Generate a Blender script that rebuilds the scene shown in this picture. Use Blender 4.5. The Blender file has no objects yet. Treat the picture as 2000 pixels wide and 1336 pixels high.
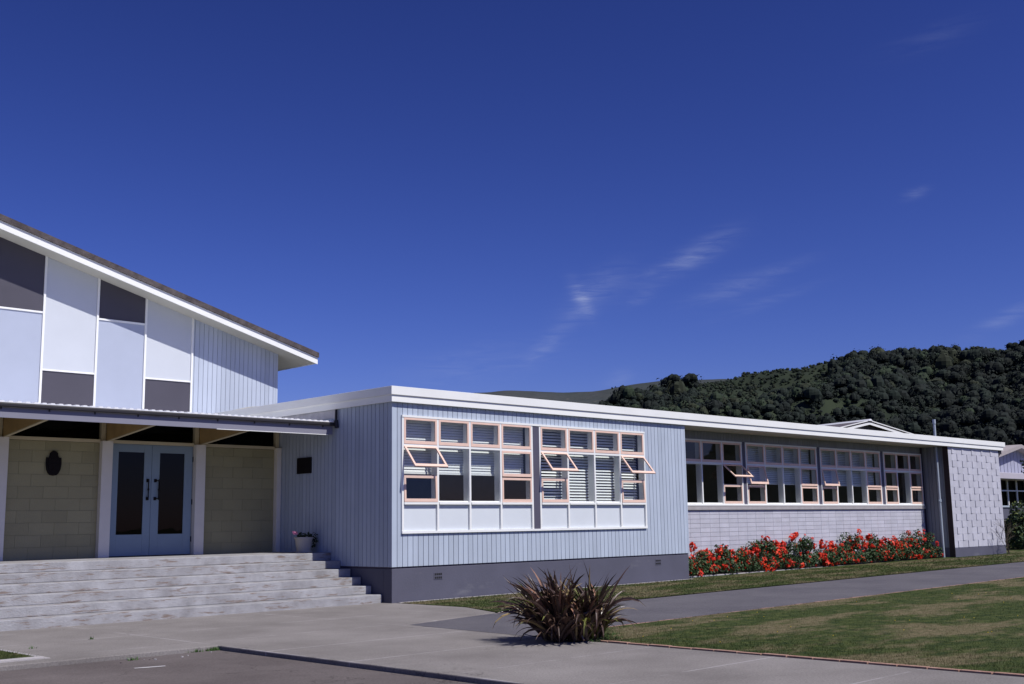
import bpy, math, random
import numpy as np
from mathutils import Vector, Matrix, noise
random.seed(7); rng = np.random.default_rng(7)
S = bpy.context.scene; COL = S.collection
rad = math.radians

# ------------------------------------------------------------------ materials
MATS = {}
def mat(name, col, rough=.7, var=.06, scale=3.0, bump=0., bscale=60., spec=.3, metal=0., col2=None, stain=None, detail=6.):
    """Principled paint/stone with irregular tone, optional second colour and fine bump."""
    if name in MATS: return MATS[name]
    col = tuple(v*.85 for v in col); col2 = tuple(v*.85 for v in col2) if col2 else None
    m = bpy.data.materials.new(name); m.use_nodes = True; nt = m.node_tree; N = nt.nodes; L = nt.links
    b = N['Principled BSDF']; b.inputs['Roughness'].default_value = rough
    b.inputs['Specular IOR Level'].default_value = spec; b.inputs['Metallic'].default_value = metal
    tc = N.new('ShaderNodeTexCoord'); n = N.new('ShaderNodeTexNoise'); n.inputs['Scale'].default_value = scale
    n.inputs['Detail'].default_value = detail; n.inputs['Roughness'].default_value = .62
    L.new(tc.outputs['Object'], n.inputs['Vector'])
    r = N.new('ShaderNodeValToRGB'); r.color_ramp.elements[0].position = .3; r.color_ramp.elements[1].position = .7
    c2 = col2 or tuple(min(1, c*(1+var)) for c in col); c1 = col if col2 else tuple(c*(1-var) for c in col)
    r.color_ramp.elements[0].color = (*c1, 1); r.color_ramp.elements[1].color = (*c2, 1)
    L.new(n.outputs['Fac'], r.inputs['Fac']); out = r.outputs['Color']
    if stain:                                   # (colour, scale vector, threshold, softness, max)
        sc, sv, th, sf, mx = stain
        mp = N.new('ShaderNodeMapping'); mp.inputs['Scale'].default_value = sv
        L.new(tc.outputs['Object'], mp.inputs['Vector'])
        n2 = N.new('ShaderNodeTexNoise'); n2.inputs['Scale'].default_value = 1; n2.inputs['Detail'].default_value = 8
        n2.inputs['Roughness'].default_value = .65
        L.new(mp.outputs[0], n2.inputs['Vector'])
        mr = N.new('ShaderNodeMapRange'); mr.inputs['From Min'].default_value = th; mr.inputs['From Max'].default_value = th+sf
        mr.inputs['To Max'].default_value = mx; L.new(n2.outputs['Fac'], mr.inputs['Value'])
        mx_ = N.new('ShaderNodeMix'); mx_.data_type = 'RGBA'; L.new(mr.outputs[0], mx_.inputs['Factor'])
        L.new(out, mx_.inputs['A']); mx_.inputs['B'].default_value = (*sc, 1); out = mx_.outputs['Result']
    L.new(out, b.inputs['Base Color'])
    if bump:
        n3 = N.new('ShaderNodeTexNoise'); n3.inputs['Scale'].default_value = bscale; n3.inputs['Detail'].default_value = 5
        L.new(tc.outputs['Object'], n3.inputs['Vector'])
        bp = N.new('ShaderNodeBump'); bp.inputs['Strength'].default_value = min(bump, 1); bp.inputs['Distance'].default_value = .02 if bump <= 1 else bump
        L.new(n3.outputs['Fac'], bp.inputs['Height']); L.new(bp.outputs[0], b.inputs['Normal'])
    MATS[name] = m; return m

def glass_mat(name='window_glass', tint=(.95, .96, .965), refl=1.0):
    if name in MATS: return MATS[name]
    m = bpy.data.materials.new(name); m.use_nodes = True; nt = m.node_tree; N = nt.nodes; L = nt.links
    for x in list(N): N.remove(x)
    o = N.new('ShaderNodeOutputMaterial'); t = N.new('ShaderNodeBsdfTransparent'); g = N.new('ShaderNodeBsdfGlossy')
    t.inputs['Color'].default_value = (*tint, 1); g.inputs['Roughness'].default_value = .01
    g.inputs['Color'].default_value = (refl, refl, refl, 1)
    lw = N.new('ShaderNodeLayerWeight'); lw.inputs['Blend'].default_value = .5
    pw = N.new('ShaderNodeMath'); pw.operation = 'POWER'; pw.inputs[1].default_value = 5; L.new(lw.outputs['Facing'], pw.inputs[0])
    f = N.new('ShaderNodeMath'); f.operation = 'MULTIPLY_ADD'; f.inputs[1].default_value = .45; f.inputs[2].default_value = .022; L.new(pw.outputs[0], f.inputs[0]); mx = N.new('ShaderNodeMixShader')
    tc = N.new('ShaderNodeTexCoord'); nz = N.new('ShaderNodeTexNoise'); nz.inputs['Scale'].default_value = 2.5
    bp = N.new('ShaderNodeBump'); bp.inputs['Strength'].default_value = .03; bp.inputs['Distance'].default_value = .02
    L.new(tc.outputs['Object'], nz.inputs['Vector']); L.new(nz.outputs['Fac'], bp.inputs['Height'])
    L.new(bp.outputs[0], g.inputs['Normal'])
    L.new(f.outputs[0], mx.inputs[0]); L.new(t.outputs[0], mx.inputs[1]); L.new(g.outputs[0], mx.inputs[2])
    L.new(mx.outputs[0], o.inputs['Surface']); MATS[name] = m; return m

WHITE = mat('white_paint', (0.900, 0.910, 0.890), .5, .03, 1.5, bump=.05)
FASC  = mat('fascia_white', (0.930, 0.940, 0.910), .5, .03, .8, stain=((.55, .56, .55), (1.2, 1.2, 9), .56, .2, .5))
FASC2 = mat('fascia_upper', (0.880, 0.890, 0.870), .55, .04, .8, stain=((.60, .61, .60), (1.5, 1.5, 9), .57, .2, .5))
CLAD  = mat('blue_grey_cladding', (0.475, 0.540, 0.640), .6, .05, 1.2, bump=.08, stain=((.36, .41, .49), (2.2, 2.2, .35), .55, .2, .6))
CLADH = mat('hall_cladding', (0.520, 0.580, 0.690), .6, .04, 1.2, bump=.08)
RECSH  = mat('recess_shaded_cladding', (.27, .29, .33), .65, .06, 1.2, bump=.08)  # cladding colour darkened to carry the shade of recess and return wall
DBRN  = mat('dark_brown_board', (.05, .035, .035), .8, .15, 3)
GAP   = mat('board_gap', (.10, .085, .13), .9, .1)
PLIN  = mat('grey_plinth_paint', (0.105, 0.105, 0.145), .7, .09, 1.0, bump=.15, bscale=30, stain=((.19, .19, .21), (.8, .8, 2.2), .58, .2, .6))
PINK  = mat('salmon_paint', (0.860, 0.610, 0.500), .5, .06, 3)
PURP  = mat('dark_purple_trim', (.10, .095, .135), .6, .06)
PANW  = mat('pale_panel', (0.700, 0.745, 0.790), .55, .03, 1.3)
HPW   = mat('hall_white_panel', (0.600, 0.635, 0.690), .6, .03, 1.0, bump=.05)
HPB   = mat('hall_pale_blue_panel', (0.430, 0.475, 0.590), .6, .04, 1.0, bump=.05)
HPG   = mat('hall_grey_panel', (0.078, 0.074, 0.097), .6, .06, 1.2)
BLOCK = mat('painted_block', (0.530, 0.530, 0.600), .8, .07, 2.5, bump=.35, bscale=45)
MORT  = mat('block_joint', (0.340, 0.320, 0.340), .9, .08)
YBLK  = mat('olive_block', (.36, .33, .19), .8, .06, 1.3, bump=.25, bscale=45)
YMORT = mat('olive_joint', (.27, .25, .15), .9, .06)
CONC  = mat('step_concrete', (0.255, 0.250, 0.260), .85, .10, 2.6, bump=.5, bscale=35, col2=(0.420, 0.420, 0.440),
            stain=((.17, .125, .10), (2.6, 8, 20), .545, .09, .85))
DOORB = mat('blue_door_paint', (0.2600, 0.3400, 0.4100), .5, .05, 1.5)
COLM  = mat('column_paint', (.80, .76, .68), .6, .04, 2)
CREAM = mat('cream_timber', (.62, .54, .36), .6, .06, 2)
BEAM  = mat('varnished_beam', (0.4200, 0.2800, 0.1200), .5, .15, 4)
GUTT  = mat('black_gutter', (.03, .028, .032), .5, .1)
CANF  = mat('canopy_fascia_paint', (0.240, 0.240, 0.300), .6, .05, 1.5)
METAL = mat('galvanised_roof', (.93, .94, .97), .35, .04, 4, spec=.6)
RTRIM = mat('weathered_roof_edge', (0.050, 0.040, 0.044), .85, .2, 5, col2=(0.130, 0.110, 0.110), bump=.4)
ROOFM = mat('flat_roof_felt', (.30, .30, .31), .9, .1)
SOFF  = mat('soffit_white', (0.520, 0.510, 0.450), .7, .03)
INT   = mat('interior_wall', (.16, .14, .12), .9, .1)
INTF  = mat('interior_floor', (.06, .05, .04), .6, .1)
SLAT  = mat('blind_slat', (.80, .83, .80), .45, .03)
BRONZ = mat('dark_bronze', (.016, .013, .014), .8, .2, spec=.08)
DGLAS = glass_mat('dark_glass', (.25, .25, .25), .45)
GLASS = glass_mat()
PIPE  = mat('pipe_paint', (.42, .48, .56), .5, .06)

def concrete_ground(name, c1, c2, joints=None, rough=.9, crack=True, jc=(.36, .34, .35)):
    c1 = tuple(v*.85 for v in c1); c2 = tuple(v*.85 for v in c2)
    m = bpy.data.materials.new(name); m.use_nodes = True; nt = m.node_tree; N = nt.nodes; L = nt.links
    b = N['Principled BSDF']; b.inputs['Roughness'].default_value = rough; b.inputs['Specular IOR Level'].default_value = .2
    tc = N.new('ShaderNodeTexCoord')
    def nz(s, d=6, r=.6, v=None):
        n = N.new('ShaderNodeTexNoise'); n.inputs['Scale'].default_value = s; n.inputs['Detail'].default_value = d
        n.inputs['Roughness'].default_value = r
        if v:
            mp = N.new('ShaderNodeMapping'); mp.inputs['Scale'].default_value = v
            L.new(tc.outputs['Object'], mp.inputs[0]); L.new(mp.outputs[0], n.inputs['Vector'])
        else: L.new(tc.outputs['Object'], n.inputs['Vector'])
        return n.outputs['Fac']
    def ramp(f, a, bb, ca, cb):
        r = N.new('ShaderNodeValToRGB'); r.color_ramp.elements[0].position = a; r.color_ramp.elements[1].position = bb
        r.color_ramp.elements[0].color = (*ca, 1); r.color_ramp.elements[1].color = (*cb, 1); L.new(f, r.inputs[0]); return r.outputs[0]
    base = ramp(nz(.55, 8, .65), .33, .68, c1, c2)
    fine = ramp(nz(38, 6, .8), .30, .70, (.62, .62, .62), (1.28, 1.27, 1.26))
    mul = N.new('ShaderNodeMix'); mul.data_type = 'RGBA'; mul.blend_type = 'MULTIPLY'; mul.inputs['Factor'].default_value = 1
    L.new(base, mul.inputs['A']); L.new(fine, mul.inputs['B']); out = mul.outputs['Result']
    sm = N.new('ShaderNodeMapRange'); sm.inputs['From Min'].default_value = .60; sm.inputs['From Max'].default_value = .74; sm.inputs['To Max'].default_value = .55
    L.new(nz(2.2, 10, .78, (1, .5, 1)), sm.inputs['Value'])
    mx = N.new('ShaderNodeMix'); mx.data_type = 'RGBA'; L.new(sm.outputs[0], mx.inputs['Factor']); L.new(out, mx.inputs['A'])
    mx.inputs['B'].default_value = (*(c*.6 for c in c1), 1); out = mx.outputs['Result']
    vo = N.new('ShaderNodeTexVoronoi'); vo.feature = 'DISTANCE_TO_EDGE'; vo.inputs['Scale'].default_value = .42
    wn = N.new('ShaderNodeTexNoise'); wn.inputs['Scale'].default_value = 1.7; wn.inputs['Detail'].default_value = 6; L.new(tc.outputs['Object'], wn.inputs['Vector'])
    ad = N.new('ShaderNodeVectorMath'); ad.operation = 'MULTIPLY_ADD'; ad.inputs[1].default_value = (.9, .9, .9)
    L.new(wn.outputs['Color'], ad.inputs[0]); L.new(tc.outputs['Object'], ad.inputs[2]); L.new(ad.outputs[0], vo.inputs['Vector'])
    cr = N.new('ShaderNodeMapRange'); cr.inputs['From Min'].default_value = .004; cr.inputs['From Max'].default_value = 0; cr.inputs['To Max'].default_value = 1; L.new(vo.outputs['Distance'], cr.inputs['Value'])
    mk = N.new('ShaderNodeMapRange'); mk.inputs['From Min'].default_value = .5; mk.inputs['From Max'].default_value = .62; mk.inputs['To Max'].default_value = .75; L.new(nz(.35, 3), mk.inputs['Value'])
    ml = N.new('ShaderNodeMath'); ml.operation = 'MULTIPLY'; L.new(cr.outputs[0], ml.inputs[0]); L.new(mk.outputs[0], ml.inputs[1])
    gr = N.new('ShaderNodeMapRange'); gr.inputs['From Min'].default_value = .66; gr.inputs['From Max'].default_value = .74; gr.inputs['To Max'].default_value = .45; L.new(nz(24, 3, .6), gr.inputs['Value'])
    sm2 = N.new('ShaderNodeMath'); sm2.operation = 'ADD'; sm2.use_clamp = True; L.new(ml.outputs[0], sm2.inputs[0]); L.new(gr.outputs[0], sm2.inputs[1])
    m3 = N.new('ShaderNodeMix'); m3.data_type = 'RGBA'; L.new(sm2.outputs[0], m3.inputs['Factor']); L.new(out, m3.inputs['A'])
    m3.inputs['B'].default_value = (*(c*.38 for c in c1), 1); out = m3.outputs['Result']
    if joints:
        sx = N.new('ShaderNodeSeparateXYZ'); L.new(tc.outputs['Object'], sx.inputs[0])
        for ax, step, off in joints:
            a = N.new('ShaderNodeMath'); a.operation = 'ADD'; a.inputs[1].default_value = off+1000*step; L.new(sx.outputs[ax], a.inputs[0])
            w = N.new('ShaderNodeMath'); w.operation = 'MODULO'; w.inputs[1].default_value = step; L.new(a.outputs[0], w.inputs[0])
            l = N.new('ShaderNodeMath'); l.operation = 'LESS_THAN'; l.inputs[1].default_value = .028; L.new(w.outputs[0], l.inputs[0])
            k = N.new('ShaderNodeMath'); k.operation = 'MULTIPLY'; L.new(l.outputs[0], k.inputs[0])
            mr = N.new('ShaderNodeMapRange'); mr.inputs['From Min'].default_value = .42; mr.inputs['From Max'].default_value = .6; mr.inputs['To Max'].default_value = .8
            L.new(nz(1.1, 3), mr.inputs['Value']); L.new(mr.outputs[0], k.inputs[1])
            m2 = N.new('ShaderNodeMix'); m2.data_type = 'RGBA'; L.new(k.outputs[0], m2.inputs['Factor']); L.new(out, m2.inputs['A'])
            m2.inputs['B'].default_value = (*jc, 1); out = m2.outputs['Result']
    L.new(out, b.inputs['Base Color'])
    bp = N.new('ShaderNodeBump'); bp.inputs['Strength'].default_value = .5; bp.inputs['Distance'].default_value = .012
    L.new(nz(70, 4, .7), bp.inputs['Height']); L.new(bp.outputs[0], b.inputs['Normal'])
    return m
APRON = concrete_ground('apron_concrete', (.20, .184, .178), (.295, .275, .268), joints=[(1, 1.83, .4), (0, 3.55, 3.2)])
ASPH  = concrete_ground('asphalt', (.115, .098, .097), (.175, .152, .15))
PATHM = concrete_ground('path_asphalt', (.105, .10, .12), (.145, .139, .157))

def grass_mat():
    m = bpy.data.materials.new('mown_grass'); m.use_nodes = True; nt = m.node_tree; N = nt.nodes; L = nt.links
    b = N['Principled BSDF']; b.inputs['Roughness'].default_value = .85; b.inputs['Specular IOR Level'].default_value = .12
    tc = N.new('ShaderNodeTexCoord')
    def nz(s, v, d=7, r=.6):
        mp = N.new('ShaderNodeMapping'); mp.inputs['Scale'].default_value = v; mp.inputs['Rotation'].default_value = (0, 0, rad(12))
        L.new(tc.outputs['Object'], mp.inputs[0])
        n = N.new('ShaderNodeTexNoise'); n.inputs['Scale'].default_value = s; n.inputs['Detail'].default_value = d; n.inputs['Roughness'].default_value = r
        L.new(mp.outputs[0], n.inputs['Vector']); return n.outputs['Fac']
    g = N.new('ShaderNodeValToRGB'); e = g.color_ramp.elements; e[0].position = .38; e[0].color = (.026, .042, .012, 1)
    e[1].position = .62; e[1].color = (.075, .092, .028, 1); x = e.new(.5); x.color = (.046, .064, .018, 1)
    L.new(nz(5, (1, 1, 0)), g.inputs[0])
    dr = N.new('ShaderNodeMapRange'); dr.inputs['From Min'].default_value = .485; dr.inputs['From Max'].default_value = .575; dr.inputs['To Max'].default_value = .85
    L.new(nz(.75, (.55, 1.25, 0), 9, .68), dr.inputs['Value'])
    mx = N.new('ShaderNodeMix'); mx.data_type = 'RGBA'; L.new(dr.outputs[0], mx.inputs['Factor']); L.new(g.outputs[0], mx.inputs['A'])
    t = N.new('ShaderNodeValToRGB'); t.color_ramp.elements[0].color = (.10, .088, .042, 1); t.color_ramp.elements[1].color = (.21, .17, .105, 1)
    t.color_ramp.elements[0].position = .35; t.color_ramp.elements[1].position = .65
    L.new(nz(9, (1, 1, 0)), t.inputs[0]); L.new(t.outputs[0], mx.inputs['B'])
    L.new(mx.outputs['Result'], b.inputs['Base Color'])
    bp = N.new('ShaderNodeBump'); bp.inputs['Strength'].default_value = .8; bp.inputs['Distance'].default_value = .03
    L.new(nz(60, (1, 1, 1), 3), bp.inputs['Height']); L.new(bp.outputs[0], b.inputs['Normal'])
    return m
GRASS = grass_mat()
SOIL = mat('bed_soil', (.07, .05, .04), .95, .3, 8, bump=.6)
BRICK = mat('pink_brick_edging', (.30, .16, .12), .85, .15, 6, bump=.4, col2=(.46, .29, .23))
KERB = mat('pale_concrete_kerb', (.40, .38, .385), .9, .1, 4, bump=.4)

# ------------------------------------------------------------------ helpers
VAR = {}
def rv(mt):
    """one of four slightly different batches of the same paint or block"""
    if mt.name not in VAR:
        L_ = [mt]
        for k, f in enumerate((.93, .97, 1.035)):
            c = mt.copy(); c.name = mt.name+'_batch'
            for nd_ in c.node_tree.nodes:
                if nd_.bl_idname == 'ShaderNodeValToRGB':
                    for e in nd_.color_ramp.elements: e.color = (*(min(1, v*f) for v in e.color[:3]), 1)
            L_.append(c)
        VAR[mt.name] = L_
    return random.choice(VAR[mt.name])
class MB:
    def __init__(s): s.v = []; s.f = []; s.mi = []; s.mats = []
    def m(s, mt):
        if mt not in s.mats: s.mats.append(mt)
        return s.mats.index(mt)
    def box(s, x0, x1, y0, y1, z0, z1, mt):
        n = len(s.v); i = s.m(mt)
        s.v += [(x0,y0,z0),(x1,y0,z0),(x1,y1,z0),(x0,y1,z0),(x0,y0,z1),(x1,y0,z1),(x1,y1,z1),(x0,y1,z1)]
        for q in ((0,3,2,1),(4,5,6,7),(0,1,5,4),(1,2,6,5),(2,3,7,6),(3,0,4,7)):
            s.f.append(tuple(n+k for k in q)); s.mi.append(i)
        return s
    def poly(s, pts, mt):
        n = len(s.v); s.v += [tuple(p) for p in pts]; s.f.append(tuple(range(n, n+len(pts)))); s.mi.append(s.m(mt)); return s
    def prism(s, pts, d, mt):           # pts = 3D outline, d = extrusion vector
        n = len(s.v); k = len(pts); s.v += [tuple(p) for p in pts] + [tuple(Vector(p)+Vector(d)) for p in pts]; i = s.m(mt)
        s.f.append(tuple(range(n, n+k))); s.mi.append(i); s.f.append(tuple(range(n+2*k-1, n+k-1, -1))); s.mi.append(i)
        for a in range(k):
            b = (a+1) % k; s.f.append((n+a, n+k+a, n+k+b, n+b)); s.mi.append(i)
        return s
    def tube(s, pts, r, mt, seg=12):
        n = len(s.v); i = s.m(mt); P = [Vector(p) for p in pts]; rs = r if isinstance(r, (list, tuple)) else [r]*len(P)
        for a, p in enumerate(P):
            d = (P[min(a+1, len(P)-1)]-P[max(a-1, 0)]).normalized(); u = d.orthogonal().normalized(); w = d.cross(u)
            if a and abs(u.dot(pu)) < .99: u = (pu - d*pu.dot(d)).normalized(); w = d.cross(u)
            pu = u
            for k in range(seg):
                t = 2*math.pi*k/seg; s.v.append(tuple(p+(u*math.cos(t)+w*math.sin(t))*rs[a]))
        for a in range(len(P)-1):
            for k in range(seg):
                b = (k+1) % seg; s.f.append((n+a*seg+k, n+a*seg+b, n+(a+1)*seg+b, n+(a+1)*seg+k)); s.mi.append(i)
        s.f.append(tuple(n+k for k in reversed(range(seg)))); s.mi.append(i)
        s.f.append(tuple(n+(len(P)-1)*seg+k for k in range(seg))); s.mi.append(i); return s
    def lathe(s, prof, c, mt, seg=24):
        n = len(s.v); i = s.m(mt)
        for r, z in prof:
            for k in range(seg): t = 2*math.pi*k/seg; s.v.append((c[0]+r*math.cos(t), c[1]+r*math.sin(t), c[2]+z))
        for a in range(len(prof)-1):
            for k in range(seg): b = (k+1) % seg; s.f.append((n+a*seg+k, n+a*seg+b, n+(a+1)*seg+b, n+(a+1)*seg+k)); s.mi.append(i)
        s.f.append(tuple(n+k for k in reversed(range(seg)))); s.mi.append(i)
        s.f.append(tuple(n+(len(prof)-1)*seg+k for k in range(seg))); s.mi.append(i); return s
    def build(s, name, parent=None, bevel=0, smooth=False, loc=None, rot=None):
        me = bpy.data.meshes.new(name); me.from_pydata(s.v, [], s.f)
        for mt in s.mats: me.materials.append(mt)
        me.polygons.foreach_set('material_index', s.mi)
        if smooth: me.polygons.foreach_set('use_smooth', [True]*len(me.polygons))
        me.update(); o = bpy.data.objects.new(name, me); COL.objects.link(o)
        if parent: o.parent = parent
        if loc: o.location = loc
        if rot: o.rotation_euler = rot
        if bevel:
            b = o.modifiers.new('bevel', 'BEVEL'); b.width = bevel; b.segments = 2; b.limit_method = 'ANGLE'
        return o
def mesh_np(name, verts, faces_n, nverts, mats, mi=None, smooth=False, parent=None, loc=None):
    """fast builder: verts (V,3); faces all with nverts corners laid out in order"""
    me = bpy.data.meshes.new(name); V = len(verts); F = faces_n.shape[0]
    me.vertices.add(V); me.vertices.foreach_set('co', np.asarray(verts, np.float32).ravel())
    me.loops.add(F*nverts); me.loops.foreach_set('vertex_index', faces_n.astype(np.int32).ravel())
    me.polygons.add(F); me.polygons.foreach_set('loop_start', np.arange(F, dtype=np.int32)*nverts)
    me.polygons.foreach_set('loop_total', np.full(F, nverts, np.int32))
    for m in mats: me.materials.append(m)
    if mi is not None: me.polygons.foreach_set('material_index', mi.astype(np.int32))
    if smooth: me.polygons.foreach_set('use_smooth', np.ones(F, bool))
    me.update(calc_edges=True); me.validate()
    o = bpy.data.objects.new(name, me); COL.objects.link(o)
    if parent: o.parent = parent
    if loc: o.location = loc
    return o
def empty(name, loc, label, cat, group=None):
    o = bpy.data.objects.new(name, None); COL.objects.link(o); o.location = loc; o.empty_display_size = .2
    return tag(o, label, cat, group)
def tag(o, label=None, cat=None, group=None, kind=None):
    if label: o['label'] = label
    if cat: o['category'] = cat
    if group: o['group'] = group
    if kind: o['kind'] = kind
    return o
def boards(mb, a0, a1, z0, z1, face, axis, out, pitch=.1445, gap=.013, mt=CLAD, zt=None, depth=.014, phase=0):
    """vertical boards; axis 'x': wall in plane y=face, 'y': wall in plane x=face; out=-1 faces the negative side.
    zt(a) gives a sloping top."""
    k = math.floor((a0-phase)/pitch)
    while True:
        p0 = max(a0, k*pitch+phase+gap/2); p1 = min(a1, (k+1)*pitch+phase-gap/2); k += 1
        if p0 >= a1: break
        if p1-p0 < .012: continue
        t0 = zt(p0) if zt else z1; t1 = zt(p1) if zt else z1
        if axis == 'x':
            pts = [(p0, face, z0), (p1, face, z0), (p1, face, t1), (p0, face, t0)]; d = (0, -out*depth, 0)
        else:
            pts = [(face, p1, z0), (face, p0, z0), (face, p0, t0), (face, p1, t1)]; d = (-out*depth, 0, 0)
        mb.prism(pts, d, rv(mt))
    return mb

# ------------------------------------------------------------------ ground
def gz(x): return .0042*max(0., x)
def sheet(name, pts, z, mt, thick=0, sub=1.5):
    """polygon draped on the gently rising site"""
    mb = MB()
    top = [(x, y, gz(x)+z) for x, y in pts]
    if thick: mb.prism([(x, y, zz-thick) for x, y, zz in top][::-1], (0, 0, thick), mt)
    else: mb.poly(top, mt)
    return tag(mb.build(name), kind='structure')
MEAD = mat('meadow', (.06, .075, .035), .95, .2, .05, col2=(.12, .12, .06))
g = MB(); g.poly([(-2600, -2600, -.10), (3200, -2600, -.10), (3200, 3200, -.10), (-2600, 3200, -.10)], MEAD)
tag(g.build('ground'), kind='structure')
# asphalt yard (6 cm below the concrete apron)
sheet('asphalt_yard', [(-40, -40), (-6.78, -40), (-6.78, -4.69), (-40, -4.69)], -.058, ASPH)
ap = MB()
ap.prism([(-6.75, -40, -.12), (-3.24, -40, -.12), (-3.24, -7.0, -.12), (-3.10, -4.25, -.12), (-.45, -3.62, -.12), (.12, -2.2, -.12), (.12, 0.06, -.12), (.02, .06, -.12),
          (.02, .5, -.12), (-30, .5, -.12), (-30, -4.66, -.12), (-6.75, -4.66, -.12)][::-1], (0, 0, .12), APRON)
tag(ap.build('concrete_apron', bevel=.012), kind='structure')
sheet('asphalt_path', [(-3.20, -7.22), (75, -7.0), (75, -3.35), (3, -3.72), (-.40, -3.66), (-3.04, -4.28)], -.006, PATHM)
lawn_near = [(-3.10, -40), (75, -40), (75, -7.12), (-3.10, -7.34)]
lawn_far = [(.14, -.12), (.14, -2.2), (-.40, -3.60), (3, -3.66), (75, -3.29), (75, 60), (34, 60), (31.4, .45), (31.3, -.12)]
sheet('lawn', lawn_near, .004, GRASS); sheet('lawn', lawn_far, .004, GRASS)
# little grass patch by the left border with its kerb
sheet('grass_patch', [(-30, -4.15), (-9.02, -4.15), (-9.02, -1.6), (-30, -1.6)], .010, GRASS)
tag(MB().box(-30, -9.0, -4.30, -4.17, -.1, .028, KERB).build('kerb', bevel=.01), kind='structure')
tag(MB().box(-9.0, -8.93, -4.30, -1.6, -.1, .006, KERB).build('kerb'), kind='structure')
# brick edgings of the lawn
def edging(name, p0, p1, w, h, n):
    mb = MB(); p0 = Vector(p0); p1 = Vector(p1); d = (p1-p0).normalized(); q = Vector((-d.y, d.x)); L_ = (p1-p0).length/n
    for k in range(n):
        a = p0+d*(k*L_+.006); b = p0+d*((k+1)*L_-.006); j = random.uniform(-.006, .006); hh = h+random.uniform(-.004, .004)
        mb.prism([(*(a+q*j), gz(a.x)-.05), (*(b+q*j), gz(b.x)-.05), (*(b+q*(w+j)), gz(b.x)-.05), (*(a+q*(w+j)), gz(a.x)-.05)], (0, 0, .05+hh), BRICK)
    return tag(mb.build(name, bevel=.004), kind='structure')
edging('brick_edging', (-3.11, -24), (-3.11, -8.0), .075, .012, 46)
edging('brick_edging', (-3.0, -7.355), (46, -7.21), .11, .010, 215)
# mowing strip at the foot of the wing and border of the flower bed
sheet('mowing_strip', [(.14, -.115), (10.30, -.115), (10.30, -.03), (.14, -.03)], .012, KERB, .06)
tag(MB().box(10.45, 26.5, .36, .42, -.05, .085, KERB).build('flower_bed_kerb', bevel=.01), kind='structure')
sheet('flower_bed', [(10.29, .42), (26.55, .42), (26.55, 1.06), (10.29, 1.06)], .05, SOIL)
sheet('lawn', [(10.31, -.115), (31.28, -.115), (26.6, .0), (26.58, .399), (10.31, .399)], .003, GRASS)

# grass blades: short mown blades, one stuff object per lawn
def inpoly(x, y, P):
    c = np.zeros(len(x), bool); n = len(P)
    for i in range(n):
        x0, y0 = P[i]; x1, y1 = P[(i+1) % n]
        if y0 == y1: continue
        k = ((y0 > y) != (y1 > y)) & (x < (x1-x0)*(y-y0)/(y1-y0)+x0); c ^= k
    return c
def blades(name, P, box, n, h0, h1, w, falloff=None, mt=None):
    x = rng.uniform(box[0], box[1], n); y = rng.uniform(box[2], box[3], n); k = inpoly(x, y, P); x = x[k]; y = y[k]
    if falloff:
        d = np.hypot(x+15.1, y+19.1); k = rng.random(len(x)) < np.clip((falloff/d)**2, 0, 1); x = x[k]; y = y[k]
    n = len(x); a = rng.uniform(0, 2*np.pi, n); h = rng.uniform(h0, h1, n); ln = rng.normal(0, .5, (n, 2))*h[:, None]
    z = .0042*np.clip(x, 0, None)+.002; dx = np.cos(a)*w/2; dy = np.sin(a)*w/2
    d = np.hypot(x+15.1, y+19.1); s = np.clip(d/14, 1, 3); dx *= s; dy *= s
    v = np.empty((n, 3, 3)); v[:, 0] = np.stack([x-dx, y-dy, z], 1); v[:, 1] = np.stack([x+dx, y+dy, z], 1)
    v[:, 2] = np.stack([x+ln[:, 0], y+ln[:, 1], z+h], 1)
    return tag(mesh_np(name, v.reshape(-1, 3), np.arange(3*n).reshape(-1, 3), 3, [mt or GRASS]), label=None, kind='stuff')
b1 = blades('grass', [(-3.15, -40), (75, -40), (75, -7.08), (-3.15, -7.29)], (-3.1, 26, -16, -7.3), 330000, .012, .040, .006, falloff=15)
tag(b1, 'short green mown grass of the front lawn with dry patches', 'grass')
b2 = blades('grass', [(.10, -.10), (.10, -2.2), (-.46, -3.64), (3, -3.71), (75, -3.33), (75, 60), (34, 60), (31.4, .45), (31.3, -.10)], (-.5, 40, -3.7, -.12), 150000, .012, .038, .007, falloff=19)
tag(b2, 'narrow strip of mown grass between the building and path', 'grass')
b3 = blades('grass', [(-30, -4.15), (-9.03, -4.15), (-9.03, -1.6), (-30, -1.6)], (-11, -9, -4.2, -2), 9000, .02, .05, .006)
tag(b3, 'small corner of green grass beside the kerb at left', 'grass')
YFL = mat('dandelion_yellow', (.75, .55, .03), .6)
mb = MB()
for _ in range(34):
    x = random.uniform(-2.6, 9); y = random.uniform(-12.5, -7.6); r = .007
    mb.lathe([(r*.5, 0), (r, .006), (r*.6, .012)], (x, y, .030+gz(x)), YFL, 6)
tag(mb.build('dandelions'), 'tiny yellow dandelion heads dotted over the front lawn', 'flowers', kind='stuff')
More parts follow.
